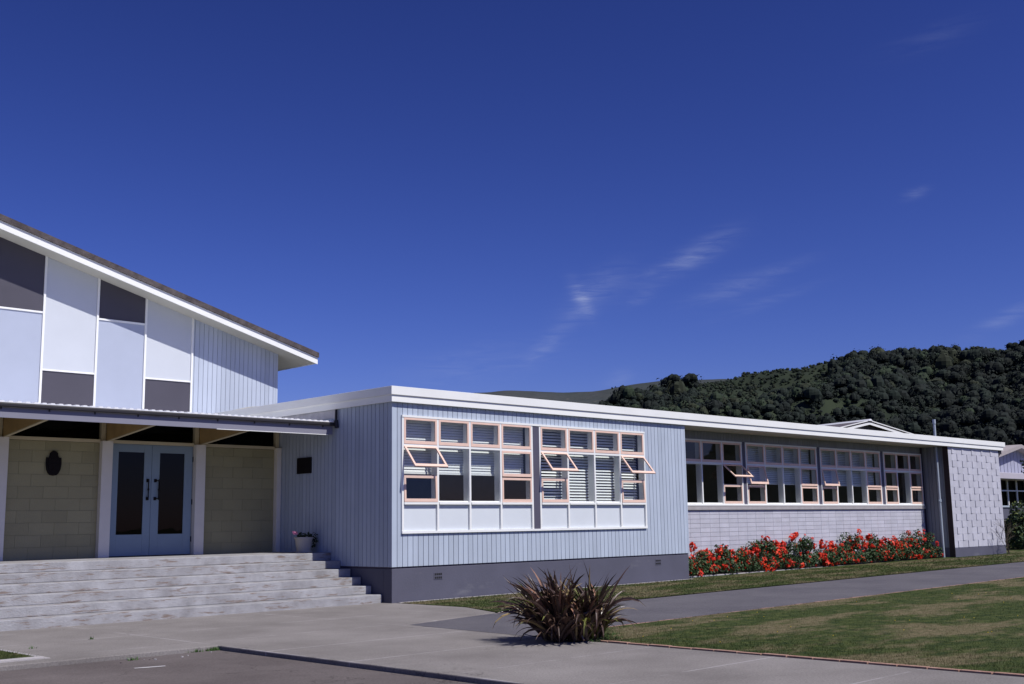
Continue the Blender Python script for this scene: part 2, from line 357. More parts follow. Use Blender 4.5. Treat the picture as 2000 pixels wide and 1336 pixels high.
# chalky dash on the asphalt and weeds in the joint
CHALK = mat('white_road_mark', (.55, .54, .55), .8, .2, 12)
mb = MB(); mb.poly([(-8.50, -5.71, -.054), (-8.14, -5.80, -.054), (-8.15, -5.86, -.054), (-8.35, -5.83, -.054), (-8.51, -5.77, -.054)], CHALK)
tag(mb.build('painted_mark'), kind='structure')
mb = MB()
for k in range(9):
    x = random.uniform(-8.9, -6.9); y = random.uniform(-5.2, -4.75); r = random.uniform(.008, .022); a0 = random.uniform(0, 6)
    mb.prism([(x+r*random.uniform(.6, 1.2)*math.cos(a0+t), y+r*random.uniform(.6, 1.2)*math.sin(a0+t), -.060) for t in (0, 1.2, 2.5, 3.8, 5.1)], (0, 0, r*.7+.004), KERB if k % 3 else ASPH)
tag(mb.build('gravel'), 'scattered pale stone chips on the asphalt near the kerb', 'gravel', kind='stuff')
WEED = mat('weed_leaf', (.06, .12, .03), .8, .3, 9)
def tuft(spots, name, label):
    V = []; F = []
    for (cx, cy, r, n, z) in spots:
        for k in range(n):
            a = random.uniform(0, 6.28); rr = random.uniform(0, r); x = cx+rr*math.cos(a)*1.0; y = cy+rr*math.sin(a)*.4; h = random.uniform(.015, .06); w = .006
            t = random.uniform(0, 6.28); V += [(x-w*math.cos(t), y-w*math.sin(t), z), (x+w*math.cos(t), y+w*math.sin(t), z), (x+random.gauss(0, .025), y+random.gauss(0, .025), z+h)]
    V = np.array(V); return tag(mesh_np(name, V, np.arange(len(V)).reshape(-1, 3), 3, [WEED]), label, 'weeds', kind='stuff')
tuft([(-6.82, -4.70, .14, 170, -.058), (-7.1, -4.70, .12, 40, -.058), (-8.1, -4.9, .08, 40, -.058)],
     'weeds', 'green weeds growing in the joint at the apron corner')
tuft([(-8.6, -2.9, .06, 16, 0), (-7.5, -2.3, .05, 16, 0)], 'weeds', 'small weeds in the concrete in front of the steps')

# ------------------------------------------------------------------ steps
steps = empty('concrete_steps', (-5, 1.2, 0), 'broad flight of six weathered concrete steps up to the blue doors', 'steps')
rise = 1.03/6; run = .372; y0 = .31
for i in range(6):
    yb = y0+run*i; ye = y0+run*(i+1)+.002 if i < 5 else 4.9
    mb = MB(); mb.box(-13, -.006-.0, yb, ye if i == 5 else ye+.35, rise*i-(.05 if i == 0 else -.001), rise*(i+1), CONC)
    o = mb.build('step', steps, bevel=.012); o.location = (5, -1.2, 0)
    if i == 5: o.name = 'landing'

# ------------------------------------------------------------------ classroom wing
W = empty('classroom_wing', (0, 0, 0), 'long flat-roofed school wing clad in blue-grey boards with white fascia', 'building')
ZB, ZT = .74, 4.235; GX0, GX1 = .25, 8.49; WZ0, WZ1 = 1.43, 3.965; XE = 10.30
c = MB()
boards(c, .055, GX0-.001, ZB, ZT, 0, 'x', -1); boards(c, GX0-.001, GX1+.001, ZB, WZ0-.001, 0, 'x', -1); boards(c, GX0-.001, GX1+.001, WZ1-.004, ZT, 0, 'x', -1)
boards(c, GX1+.001, XE-.05, ZB, ZT, 0, 'x', -1)
c.box(.0, .055, -.004, .05, ZB, ZT, CLAD); c.box(XE-.05, XE, -.004, .05, ZB, ZT, CLAD)
c.box(.056, GX0, .0145, .10, ZB+.003, ZT, GAP); c.box(GX1, XE-.051, .0145, .10, ZB+.003, ZT, GAP)
c.box(GX0, GX1, .0145, .10, ZB+.003, WZ0-.002, GAP); c.box(GX0, GX1, .0145, .10, WZ1+.002, ZT, GAP)
o = c.build('cladding', W)
c = MB(); boards(c, .055, 7.3, ZB, ZT, 0, 'y', -1); c.box(.0145, .1, .101, 7.3, ZB+.003, ZT, GAP)
c.build('side_cladding', W)
c = MB(); boards(c, .06, 1.03, ZB-.3, ZT, XE, 'y', 1); c.box(XE-.1, XE-.0145, .101, 1.03, ZB-.3, ZT, GAP); c.build('end_cladding', W)
p = MB(); p.box(.02, XE-.02, .02, .30, -.12, ZB-.035, PLIN); p.box(.02, .30, .302, 7.2, -.12, ZB-.036, PLIN); p.box(XE-.30, XE-.021, .302, 1.2, -.12, ZB-.036, PLIN)
p.box(.035, XE-.035, .035, .31, ZB-.0345, ZB+.002, GAP); p.box(.036, .28, .312, 7.2, ZB-.0345, ZB+.002, GAP)
p.build('plinth', W, bevel=.008)
VENTD = mat('vent_dark', (.02, .02, .025), .8)
for vx, vz in ((1.30, .51), (8.95, .545)):
    m = MB(); m.box(vx-.125, vx+.125, .012, .022, vz-.075, vz+.075, PLIN); v = m.build('vent', W)
    for r in range(2):
        m = MB()
        for q in range(4): m.box(vx-.105+q*.054, vx-.062+q*.054, .009, .0125, vz+.012-r*.072, vz+.058-r*.072, VENTD)
        m.build('vent_slot', v)
# fascia: upper board proud of the lower, front and side
f = MB()
f.box(-.10, 31.60, -.115, -.065, 4.375, 4.56, FASC2); f.box(-.07, 31.45, -.085, -.04, 4.225, 4.38, FASC)
f.box(-.101, -.05, -.0645, 7.38, 4.376, 4.559, FASC2); f.box(-.071, -.03, -.0395, 7.38, 4.226, 4.379, FASC)
f.box(31.55, 31.60, -.0645, 3, 4.376, 4.559, FASC2); f.box(31.40, 31.45, -.0395, 3, 4.226, 4.379, FASC)
f.build('fascia', W, bevel=.004)
r = MB(); r.prism([(-.049, -.064, 4.40), (31.549, -.064, 4.40), (31.549, 9, 4.40), (-.049, 9, 4.40)], (0, 0, .12), ROOFM)
r.build('roof', W)
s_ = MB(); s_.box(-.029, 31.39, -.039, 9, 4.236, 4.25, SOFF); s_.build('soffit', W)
# interior shell
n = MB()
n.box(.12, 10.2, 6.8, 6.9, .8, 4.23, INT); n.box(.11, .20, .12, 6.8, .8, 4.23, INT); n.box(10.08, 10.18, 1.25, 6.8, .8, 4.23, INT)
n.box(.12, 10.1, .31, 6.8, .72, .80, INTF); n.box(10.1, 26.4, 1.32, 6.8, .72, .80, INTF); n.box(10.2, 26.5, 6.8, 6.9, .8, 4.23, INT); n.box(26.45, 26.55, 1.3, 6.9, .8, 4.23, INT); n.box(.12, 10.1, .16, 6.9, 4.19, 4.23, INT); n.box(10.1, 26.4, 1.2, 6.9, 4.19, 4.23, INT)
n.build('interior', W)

def sash(parent, x0, x1, z0, z1, y, ang=0, t=.052, name='sash', light=None):
    """salmon framed casement hinged at its top edge, with a pane"""
    mb = MB(); h = z1-z0; w = x1-x0; d = .035
    mb.box(0, w, -d, 0, -t, 0, PINK); mb.box(0, w, -d, 0, -h, -h+t*1.35, PINK); mb.box(0, t, -d+.001, -.001, -h+t*1.35, -t, PINK); mb.box(w-t, w, -d+.001, -.001, -h+t*1.35, -t, PINK)
    o = mb.build(name, parent, loc=(x0, y, z1), rot=(-rad(ang), 0, 0), bevel=.003)
    g_ = MB(); g_.box(t*.9, w-t*.9, -.020, -.016, -h+t*1.25, -t*.9, GLASS)
    g2 = g_.build('pane', parent, loc=(x0, y, z1), rot=(-rad(ang), 0, 0))
    return o
def window_group(parent, xs, z0, z1, zt, face, panels=True, opens=None, zp=None, blind=None, narrow=.030):
    """xs = mullion lines; rows: panels (zp..z0), main row (z0..zt), top row (zt..z1)"""
    mb = MB(); m = .026; yo = face-.035; yi = face+.17
    zb = zp if panels else z0
    X0, X1 = xs[0], xs[-1]
    mb.box(X0-m, X1+m, yo-.012, yi, z1, z1+.045, WHITE)
    mb.box(X0-m, X1+m, yo-.010, yi, zb-.05, zb, WHITE)
    for k, x in enumerate(xs): mb.box(x-m, x+m, yo, yi, zb, z1, WHITE)
    for a, b in zip(xs[:-1], xs[1:]):
        mb.box(a+m, b-m, yo+.002, yi-.03, zt-.026, zt+.026, WHITE)
        if panels: mb.box(a+m, b-m, yo-.020, yi, z0-.05, z0, WHITE)
    F = mb.build('window', parent)
    for k, (a, b) in enumerate(zip(xs[:-1], xs[1:])):
        a += m; b -= m
        if panels: MB().box(a, b, face+.012, face+.05, zp, z0-.05, PANW).build('panel', F)
        sash(F, a+.002, b-.002, zt+.028, z1-.002, face-.006, 0)
        kind = opens[k]
        if kind is None:
            MB().box(a, b, face+.02, face+.024, z0, zt-.026, GLASS).build('pane', F)
            MB().box(a, b, face+.0, face+.019, z0, z0+.03, WHITE).build('bead', F); MB().box(a, b, face+.0, face+.019, zt-.05, zt-.0265, WHITE).build('bead', F)
        else:
            zm = z0+(zt-z0)*.475
            MB().box(a, b, face-.004, face+.05, zm-.012, zm+.012, PURP).build('transom', F)
            sash(F, a+.002, b-.002, zm+.014, zt-.028, face-.006, kind[0]); sash(F, a+.002, b-.002, z0+.002, zm-.014, face-.006, kind[1])
    if blind:
        zb_, tilt, pitch = blind; bm = MB(); w = .056; z = z1-.02; y = face+.23; a0, a1 = X0+.04, X1-.04
        bm.box(a0, a1, y-.02, y+.025, z-.03, z+.015, SLAT)
        z -= .05
        while z > zb_:
            c_, s__ = math.cos(rad(tilt))*w/2, math.sin(rad(tilt))*w/2
            bm.prism([(a0, y-c_, z+s__*-1), (a0, y+c_, z+s__), (a0, y+c_, z+s__+.0022), (a0, y-c_, z-s__+.0022)], (a1-a0, 0, 0), SLAT)
            z -= pitch
        bm.box(a0, a1, y-.024, y+.024, z-.012, z+.028, SLAT)
        q = a0+.12
        while q < a1: bm.box(q-.005, q+.005, y-.0265, y-.0255, z, z1-.03, SLAT); q += (a1-a0-.24)/2.001
        bm.build('venetian_blind', F)
    return F
ZS, ZTR = 2.095, 3.315
xa = [.276, 1.265, 2.222, 3.19, 4.225]; xb = [4.50, 5.483, 6.475, 7.467, 8.464]
A = window_group(W, xa, ZS, WZ1-.05, ZTR, 0, opens=[(40, 2), None, None, (1, 0)], zp=WZ0+.05, blind=(2.73, 68, .059))
B = window_group(W, xb, ZS, WZ1-.05, ZTR, 0, opens=[(40, 2), None, None, (40, 2)], zp=WZ0+.05, blind=(2.14, 54, .072))
MB().box(xa[-1]+.026, xb[0]-.026, -.03, .12, WZ0, WZ1-.006, PURP).build('window_post', W)
MB().box(xa[-1]+.0265, xb[0]-.0265, -.045, .17, WZ0-.001, WZ0+.045, WHITE).build('sill_link', W); MB().box(xa[-1]+.0265, xb[0]-.0265, -.046, .17, WZ1-.051, WZ1-.004, WHITE).build('head_link', W)

# recessed classroom front
RY = 1.05; RZ = gz(18)
c = MB(); boards(c, XE+.002, 26.45, 3.99, ZT, RY, 'x', -1, phase=.05, mt=RECSH); c.box(XE+.001, 26.45, RY+.0145, RY+.1, 3.985, ZT, GAP); c.build('recess_cladding', W)
gx = [[10.42, 11.42, 12.43, 13.47, 14.50], [14.74, 15.77, 16.80, 17.82, 18.87], [19.13, 20.15, 21.15, 22.17, 23.22], [23.50, 24.47, 25.46, 26.42]]
op = [[(0, 0), None, None, (48, 0)], [(13, 0), None, None, (1, 0)], [(11, 0), None, None, (1, 0)], [(1, 0), None, (1, 0)]]
bl = [None, (2.75, 64, .060), (2.78, 64, .060), None]
for xs, oo, bb in zip(gx, op, bl):
    window_group(W, xs, 2.10, 3.94, 3.30, RY, panels=False, opens=oo, blind=bb)
for a, b in ((14.526, 14.714), (18.896, 19.104), (23.246, 23.474)):
    MB().box(a, b, RY-.02, RY+.14, 2.052, 3.983, PURP).build('window_post', W)
MB().box(XE+.003, 26.44, RY-.066, RY+.001, 2.035, 2.082, WHITE).box(XE+.003, 26.50, RY-.055, RY+.16, 1.915, 2.034, KERB).build('sill', W, bevel=.006)
bw = MB(); bw.box(XE+.001, 26.47, RY+.006, RY+.24, -.1, 1.914, MORT)
zc = 1.910
while zc > -.05:
    x = XE+.06
    while x < 26.45:
        xe = min(x+.472, 26.462); bw.box(x, xe, RY-.003+random.uniform(-.0015, .0015), RY+.012, zc-.1215, zc, rv(BLOCK)); x += .48
    zc -= .130
bw.build('block_wall', W)
# return wall beside the pier, with its dark foot
c = MB(); boards(c, .21, RY-.02, .47, ZT, 26.60, 'y', -1, pitch=.14, gap=.012, mt=RECSH); c.box(26.6145, 26.75, .20, RY+.10, .46, ZT, GAP); c.box(26.605, 26.76, .20, RY+.1, -.1, .459, PLIN)
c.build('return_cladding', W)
# block pier with every second block standing proud
pr = MB(); px0, px1, pzb, pzt = 26.58, 31.14, .455, 4.236
pr.box(px0, px1, .012, .20, pzb, pzt, BLOCK)
NB = 15; ch = (pzt-pzb-.03)/NB; bwid = .434
pr2 = MB()
for k in range(NB):
    zc = pzt-.02-ch*k; x = px0-bwid*(.35 if k % 2 else 1.35)
    j = 0
    while x < px1:
        a = max(px0, x)+.004; b = min(px1, x+bwid)-.004
        if b-a > .03:
            out = .052 if (j+k//2*0) % 2 == 0 else .004
            jt = random.uniform(-.0015, .0015)
            if j % 2 == 0 and a > px0+.03:
                c1 = a+(b-a)*.62
                pr2.prism([(a, -.021+jt, zc-ch+.002), (c1, .001, zc-ch+.002), (b, .0015, zc-ch+.002), (b, .013, zc-ch+.002), (a, .013, zc-ch+.002)], (0, 0, ch-.004), rv(BLOCK))
            else: pr2.box(a-.003, b+.003, .002, .013, zc-ch+.001, zc-.001, rv(BLOCK))
        x += bwid; j += 1
P_ = pr2; 
PO = pr.build('pier', W); MB().box(px0-.012, px0-.001, .0, .21, .0, pzt, DBRN).build('corner_board', W); P_.build('block_relief', PO, bevel=.003)
MB().box(px0+.01, px1+.01, .0, .22, -.1, pzb-.001, PLIN).build('pier_plinth', W, bevel=.008)
MB().box(px1-.2, px1, .201, 7, .0, ZT, BLOCK).build('end_wall', W)
MB().box(31.15, 31.40, -.02, .10, 4.08, 4.224, GUTT).tube([(31.30, .03, 4.1), (31.22, .10, 3.9), (31.22, .12, .2)], .04, GUTT, 8).build('downpipe', W)
# vent pipe through the eave
vp = empty('vent_pipe', (26.42, .38, 0), 'tall pale grey vent pipe rising through the roof beside the block pier', 'pipe')
MB().tube([(0, 0, .10), (0, 0, 4.20)], .042, PIPE, 14).tube([(0, 0, 4.56), (0, 0, 5.16)], .046, PIPE, 14).build('pipe', vp, smooth=False)
MB().tube([(0, 0, 4.18), (0, 0, 4.60)], .042, PIPE, 14).build('pipe', vp)
MB().tube([(0, 0, 5.10), (0, 0, 5.26)], [.062, .062], PIPE, 14).build('cowl', vp)
MB().tube([(0, 0, 2.16), (0, 0, 2.27)], .058, PIPE, 14).box(.0, .17, -.02, .02, 2.19, 2.24, PIPE).tube([(-.10, 0, 2.21), (.10, 0, 2.21)], .02, PIPE, 8).build('pipe_bracket', vp)
rb = MB().box(-.14, .14, -.1, .1, 0, .09, WHITE).build('roof_flashing', W, loc=(26.75, .45, 4.521), bevel=.01)

# dark plaque on the side wall, downpipe & flashing above the canopy
tag(MB().box(-.035, -.001, 2.96, 3.53, 2.83, 3.20, BRONZ).build('wall_plaque', bevel=.006), 'small dark square plaque on the shaded blue-grey side wall', 'plaque')
FLASH = mat('weathered_flashing', (.50, .49, .52), .6, .15, 6, bump=.3)
MB().prism([(-.012, 1.98, 4.03), (-.012, 4.4, 4.05), (-.012, 4.4, 4.222), (-.012, 1.98, 4.222)], (.010, 0, 0), FLASH).build('flashing', W)
MB().tube([(-.05, 1.96, 4.22), (-.05, 1.96, 3.95)], .028, GUTT, 10).tube([(-.05, 1.96, 3.97), (-.05, 1.93, 3.80)], .045, GUTT, 10).build('downpipe', W)

# ------------------------------------------------------------------ hall
H = empty('school_hall', (-4, 6, 0), 'tall gabled school hall with white and grey panels above a porch', 'building')
def HP(mb, name, **k):
    o = mb.build(name, H, **k); o.location = (4, -6, 0); return o
FY = 4.34; UY = 7.40; LZ = 1.03
# lower front: columns, block walls, doors
colx = [(-13.2, -12.98), (-10.95, -10.74), (-8.78, -8.56), (-6.62, -6.40), (-4.46, -4.22), (-2.26, -2.02), (-.13, -.012)]
for a, b in colx:
    HP(MB().box(a, b, FY-.13, FY+.12, LZ+.001, 3.48, COLM), 'column', bevel=.006)
    if a > -12: HP(MB().box(a+.02, a+.115, FY-.02, FY+.12, 3.481, 3.90, CREAM), 'post')
def blockpanel(x0, x1):
    mb = MB(); mb.box(x0, x1, FY+.012, FY+.2, LZ+.001, 3.44, YMORT); z = LZ+.001; k = 0
    while z < 3.43:
        z1 = min(z+.246, 3.44); x = x0-(.26 if k % 2 else 0)
        while x < x1:
            a = max(x, x0)+.002; b = min(x+.52, x1)-.002
            if b-a > .02: mb.box(a, b, FY+.002+random.uniform(-.001, .001), FY+.02, z+.003, z1-.003, rv(YBLK))
            x += .52
        z = z1; k += 1
    HP(mb, 'block_wall')
for a, b in ((-12.979, -10.951), (-10.739, -8.781), (-8.559, -6.621), (-6.399, -4.461), (-2.019, -.131)): blockpanel(a, b)
for i in range(6):
    a, b = colx[i][1], colx[i+1][0]
    HP(MB().box(a+.001, b-.001, FY-.03, FY+.14, 3.445, 3.515, CREAM), 'transom', bevel=.004)
    w = MB().box(a+.012, b, FY+.06, FY+.064, 3.516, 3.90, DGLAS); HP(w, 'clerestory_window')
DW = MB(); DW.box(-4.219, -2.261, FY+.01, FY+.12, 3.435, 3.444, DOORB)
HP(DW, 'door_head')
def door(x0, x1, gx0, gx1, hx, rx):
    d = MB(); y0_, y1_ = FY-.0, FY+.045; zb, zt = LZ+.018, 3.434; ga, gb = 1.50, 3.27
    d.box(x0, gx0, y0_, y1_, zb, zt, DOORB); d.box(gx1, x1, y0_, y1_, zb, zt, DOORB)
    d.box(gx0, gx1, y0_+.001, y1_-.001, zb, ga, DOORB); d.box(gx0, gx1, y0_+.001, y1_-.001, gb, zt, DOORB)
    o = HP(d, 'door', bevel=.003)
    q = MB().box(gx0, gx1, FY+.02, FY+.024, ga, gb, DGLAS).build('door_glass', o)
    h = MB()
    for z in (2.27, 2.66): h.box(hx-.030, hx+.030, y0_-.012, y0_-.0005, z-.035, z+.035, BRONZ); h.tube([(hx, y0_-.01, z), (rx, y0_-.05, z)], .012, BRONZ, 8)
    h.tube([(rx, y0_-.05, 2.24), (rx, y0_-.05, 2.69)], .014, BRONZ, 8); h.tube([(rx, y0_-.05, 2.445), (rx, y0_-.05, 2.485)], .022, BRONZ, 8)
    h.build('door_handle', o)
    hg = MB(); xe = x0 if abs(x0+4.2) < .1 else x1
    for z in (1.38, 2.2, 3.15): hg.tube([(xe, y0_-.008, z-.06), (xe, y0_-.008, z+.06)], .010, BRONZ, 6)
    hg.build('hinge', o)
door(-4.205, -3.262, -4.03, -3.435, -3.345, -3.345); door(-3.256, -2.275, -3.07, -2.475, -3.165, -3.10)
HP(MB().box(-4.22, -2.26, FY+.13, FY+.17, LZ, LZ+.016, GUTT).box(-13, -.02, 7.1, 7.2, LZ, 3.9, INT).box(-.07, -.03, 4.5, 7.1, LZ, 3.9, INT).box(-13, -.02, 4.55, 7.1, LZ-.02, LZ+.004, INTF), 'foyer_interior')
# canopy
CF = 2.05
k = HP(MB().box(-14, -.075, CF, CF+.03, 3.655, 3.845, CANF), 'canopy_fascia')
MB().box(-3.0, -.2, CF-.004, CF+.03, 3.642, 3.654, WHITE).build('lit_edge_strip', k)  # white strip added to stand for the sunlit line below the fascia
gt = MB(); gt.box(-14, -.03, CF-.075, CF-.002, 3.846, 3.925, GUTT)
HP(gt, 'gutter', bevel=.02)
br = MB()
for q in range(16): x = -.35-q*.88; br.box(x-.012, x+.012, CF-.02, CF-.001, 3.805, 3.85, GUTT)
HP(br, 'gutter_bracket')
cr = MB(); x = -14.
while x < -.035:                       # trapezoidal sheet, its edge shows above the gutter
    e = min(x+.155, -.035)
    cr.prism([(x, CF-.06, 3.935), (x+.05, CF-.06, 3.935), (x+.065, CF-.06, 3.962), (e-.03, CF-.06, 3.962), (e-.012, CF-.06, 3.935), (e, CF-.06, 3.935), (e, CF-.06, 3.928), (x, CF-.06, 3.928)][::-1], (0, 5.4, .13), METAL); x += .155
HP(cr, 'canopy_roof')
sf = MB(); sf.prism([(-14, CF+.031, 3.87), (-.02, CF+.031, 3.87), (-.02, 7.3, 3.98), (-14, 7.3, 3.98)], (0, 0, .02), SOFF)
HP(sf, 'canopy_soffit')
for a, b in colx[1:-1]:
    x = a+.125; mb = MB()
    mb.prism([(x, FY-.015, 3.49), (x, FY-.015, 3.90), (x, CF+.032, 3.86), (x, CF+.032, 3.70)], (.05, 0, 0), BEAM)
    o = HP(mb, 'canopy_beam')
    MB().prism([(x-.006, FY-.02, 3.47), (x-.006, FY-.02, 3.489), (x-.006, CF+.033, 3.699), (x-.006, CF+.033, 3.68)], (.062, 0, 0), CREAM).build('beam_edge', o)
# upper gable wall: z of soffit at the wall
def zr(x): return 6.30+.272*(1.892-x) if x > RX else 6.30+.272*(1.892-RX)-.272*(RX-x)
RX = -10.6
bat = [-15.0, -13.7, -12.4, -11.1, -9.8, -8.5, -7.19, -5.88, -4.572, -3.262, -2.005, -.708]
wl = MB(); wl.prism([(-22.9, UY+.03, 3.9), (1.86, UY+.03, 3.9), (1.86, UY+.03, zr(1.86)), (RX, UY+.03, zr(RX)), (-22.9, UY+.03, zr(-22.9))], (0, .25, 0), GAP)
wl.box(1.60, 1.85, UY+.281, 30, 0, 6.28, GAP); wl.box(-22.9, -22.6, UY+.281, 30, 0, 6.2, GAP)
HP(wl, 'wall')
c = MB(); boards(c, -.685, 1.83, 3.9, 0, UY, 'x', -1, pitch=.1325, mt=CLADH, zt=lambda x: zr(x), gap=.010, phase=.03)
c.prism([(1.832, UY-.004, 3.9), (1.892, UY-.004, 3.9), (1.892, UY-.004, zr(1.892)), (1.832, UY-.004, zr(1.832))], (0, .05, 0), CLADH)
HP(c, 'hall_cladding'); c = MB()
boards(c, -22.9, -15.02, 3.9, 0, UY, 'x', -1, pitch=.1325, mt=CLADH, zt=lambda x: zr(x), gap=.010)
HP(c, 'hall_cladding')
c = MB(); boards(c, UY+.05, 30, 3.9, 6.25, 1.88, 'y', 1, mt=CLADH); HP(c, 'hall_side_cladding')
bt = MB()
for x in bat: bt.prism([(x-.026, UY-.03, 3.9), (x+.026, UY-.03, 3.9), (x+.026, UY-.03, zr(x+.026)-.002), (x-.026, UY-.03, zr(x-.026)-.002)], (0, .058, 0), WHITE)
HP(bt, 'batten')
for i, (a, b) in enumerate(zip(bat[:-1], bat[1:])):
    a += .027; b -= .027; up = (i % 2 == 1)      # bays with the dark panel on top
    zs = 6.70 if up else 5.345
    top = (lambda lo, mt, nm: HP(MB().prism([(a, UY+.002, lo), (b, UY+.002, lo), (b, UY+.002, zr(b)-.002)] + ([(RX, UY+.002, zr(RX)-.002)] if a < RX < b else []) + [(a, UY+.002, zr(a)-.002)], (0, .026, 0), mt), nm))
    top(zs+.022, HPG if up else HPW, 'panel')
    HP(MB().box(a, b, UY+.002, UY+.028, 3.9, zs-.022, HPB if up else HPG), 'panel')
    HP(MB().box(a-.001, b+.001, UY-.022, UY+.028, zs-.0215, zs+.0215, WHITE), 'rail')
# roof: two slopes with deep verge
EX = 2.75; BY = 6.75; EL = 2*RX-EX
def slab(mb, y0, y1, lo, hi, mt, x1=EX, x0=EL):
    za = zr(x1); zb = zr(RX)
    mb.prism([(x1, y0, za+lo), (x1, y0, za+hi), (RX, y0, zb+hi), (x0, y0, za+hi), (x0, y0, za+lo), (RX, y0, zb+lo)], (0, y1-y0, 0), mt)
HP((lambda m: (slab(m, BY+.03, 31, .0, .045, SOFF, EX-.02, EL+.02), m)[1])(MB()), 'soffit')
HP((lambda m: (slab(m, BY, BY+.029, -.035, .150, FASC), m)[1])(MB()), 'barge_board')
HP((lambda m: (slab(m, BY-.045, 31.05, .152, .285, RTRIM, EX+.015, EL-.015), m)[1])(MB()), 'roof')
HP(MB().box(EX-.019, EX+.0, BY+.03, 31, zr(EX)-.02, zr(EX)+.14, FASC), 'eave_board')
HP(MB().prism([(1.88, UY-.012, 4.57), (1.88, UY-.012, 4.90), (1.0, UY-.012, 4.80), (.05, UY-.012, 4.57)], (0, .010, 0), SOFF), 'apron_flashing')
# crest on the block wall
def crest():
    cx, zc = -5.44, 2.99
    outl = [(-.10, .115), (-.155, .11), (-.16, -.02), (-.145, -.13), (-.11, -.21), (-.07, -.25), (0, -.262), (.07, -.25), (.11, -.21), (.145, -.13), (.16, -.02), (.155, .11), (.10, .115),
            (.085, .16), (.08, .205), (.045, .235), (0, .255), (-.045, .235), (-.08, .205), (-.085, .16)]
    mb = MB(); mb.prism([(cx+a, FY-.040, zc+b) for a, b in outl], (0, .041, 0), BRONZ)
    inn = [(-.12, .085), (-.125, -.02), (-.11, -.12), (-.07, -.19), (0, -.22), (.07, -.19), (.11, -.12), (.125, -.02), (.12, .085)]
    mb.prism([(cx+a, FY-.055, zc+b) for a, b in inn], (0, .0155, 0), BRONZ)
    mb.box(cx-.11, cx+.11, FY-.062, FY-.055, zc-.045, zc-.015, BRONZ); mb.box(cx-.014, cx+.014, FY-.062, FY-.055, zc-.17, zc-.046, BRONZ)
    tag(mb.build('crest', bevel=.004), 'dark shield crest with crown top fixed on the olive block wall', 'crest')
crest()

# flower pot on the landing
def leafcards(cen, spread, n, size, tilt=.9, shape='diamond', sq=(1, 1, 1), surf=0.):
    d = rng.normal(0, 1, (n, 3)); d /= np.linalg.norm(d, axis=1)[:, None]
    r = (surf+(1-surf)*rng.random(n)**(1/3))[:, None]
    c_ = np.array(cen)+d*r*spread*np.array(sq)
    u = rng.normal(0, 1, (n, 3)); nrm = d*.8+np.array([0, 0, .7])+rng.normal(0, tilt, (n, 3)); nrm /= np.linalg.norm(nrm, axis=1)[:, None]
    u -= nrm*(u*nrm).sum(1)[:, None]; u /= np.linalg.norm(u, axis=1)[:, None]; w = np.cross(nrm, u); s = (size*rng.uniform(.6, 1.25, n))[:, None]
    v = np.stack([c_-u*s, c_-w*s*.6, c_+u*s, c_+w*s*.6], 1); return v.reshape(-1, 3)
LEAF = mat('geranium_leaf', (.022, .05, .016), .6, .3, 7, col2=(.055, .105, .032))
LEAF2 = mat('pot_leaf', (.03, .05, .02), .7, .3, 7)
POTM = mat('pot_plaster', (.50, .47, .42), .8, .08, 6)
fp = empty('flower_pot', (-.36, 2.72, LZ), 'white flower pot with trailing plant and pink flower on the landing', 'flower pot')
MB().lathe([(.115, .02), (.125, .03), (.160, .27), (.175, .275), (.175, .31), (.155, .31), (.145, .28)], (0, 0, 0), POTM).build('pot', fp, smooth=False)
MB().lathe([(.13, 0), (.165, .006), (.17, .028), (.15, .03)], (0, 0, 0), POTM).build('saucer', fp)
v = np.concatenate([leafcards((.02, 0, .33), .16, 90, .032, sq=(1, 1, .45)), leafcards((.22, .02, .25), .13, 80, .03, sq=(.8, 1, 1.2)), leafcards((-.12, 0, .34), .07, 20, .025)])
mesh_np('plant', v, np.arange(len(v)).reshape(-1, 4), 4, [LEAF2], parent=fp)
PKFL = mat('pink_petal', (.80, .30, .50), .6)
v = leafcards((-.20, -.02, .40), .045, 26, .026, surf=.5); mesh_np('flower', v, np.arange(len(v)).reshape(-1, 4), 4, [PKFL], parent=fp)
fp.scale = (1.22, 1.22, 1.12)
MB().tube([(-.08, 0, .3), (-.15, -.01, .35), (-.20, -.02, .39)], .004, LEAF2, 5).build('stem', fp)

# ------------------------------------------------------------------ geranium bushes in the bed
REDS = [mat('red_bloom', (.66, .018, .004), .6, .1, 9), mat('orange_red_bloom', (.78, .045, .008), .6, .1, 9), mat('coral_bloom', (.70, .035, .015), .6, .1, 9)]
def bloom_mesh(nm, r, mt):
    n = 34; v = leafcards((0, 0, 0), r, n, r*.50, tilt=.35, surf=.75, sq=(1, 1, .8)); me = mesh_np(nm, v, np.arange(len(v)).reshape(-1, 4), 4, [mt])
    d = me.data; bpy.data.objects.remove(me); return d
BL = [bloom_mesh('flower_head', r, mt) for mt in REDS for r in (.045, .065, .085)]
STEM = mat('green_stem', (.05, .10, .03), .8)
bush = [(10.75, .30, .62), (11.75, .62, .80), (12.75, .45, .85), (13.85, .50, .72), (14.9, .42, .95), (16.0, .50, .85), (17.1, .50, 1.02), (18.3, .35, .85), (19.35, .35, .72),
        (20.4, .45, 1.05), (21.6, .40, .98), (22.7, .30, .78), (23.6, .20, .74), (24.6, .30, 1.0), (25.7, .40, 1.02)]
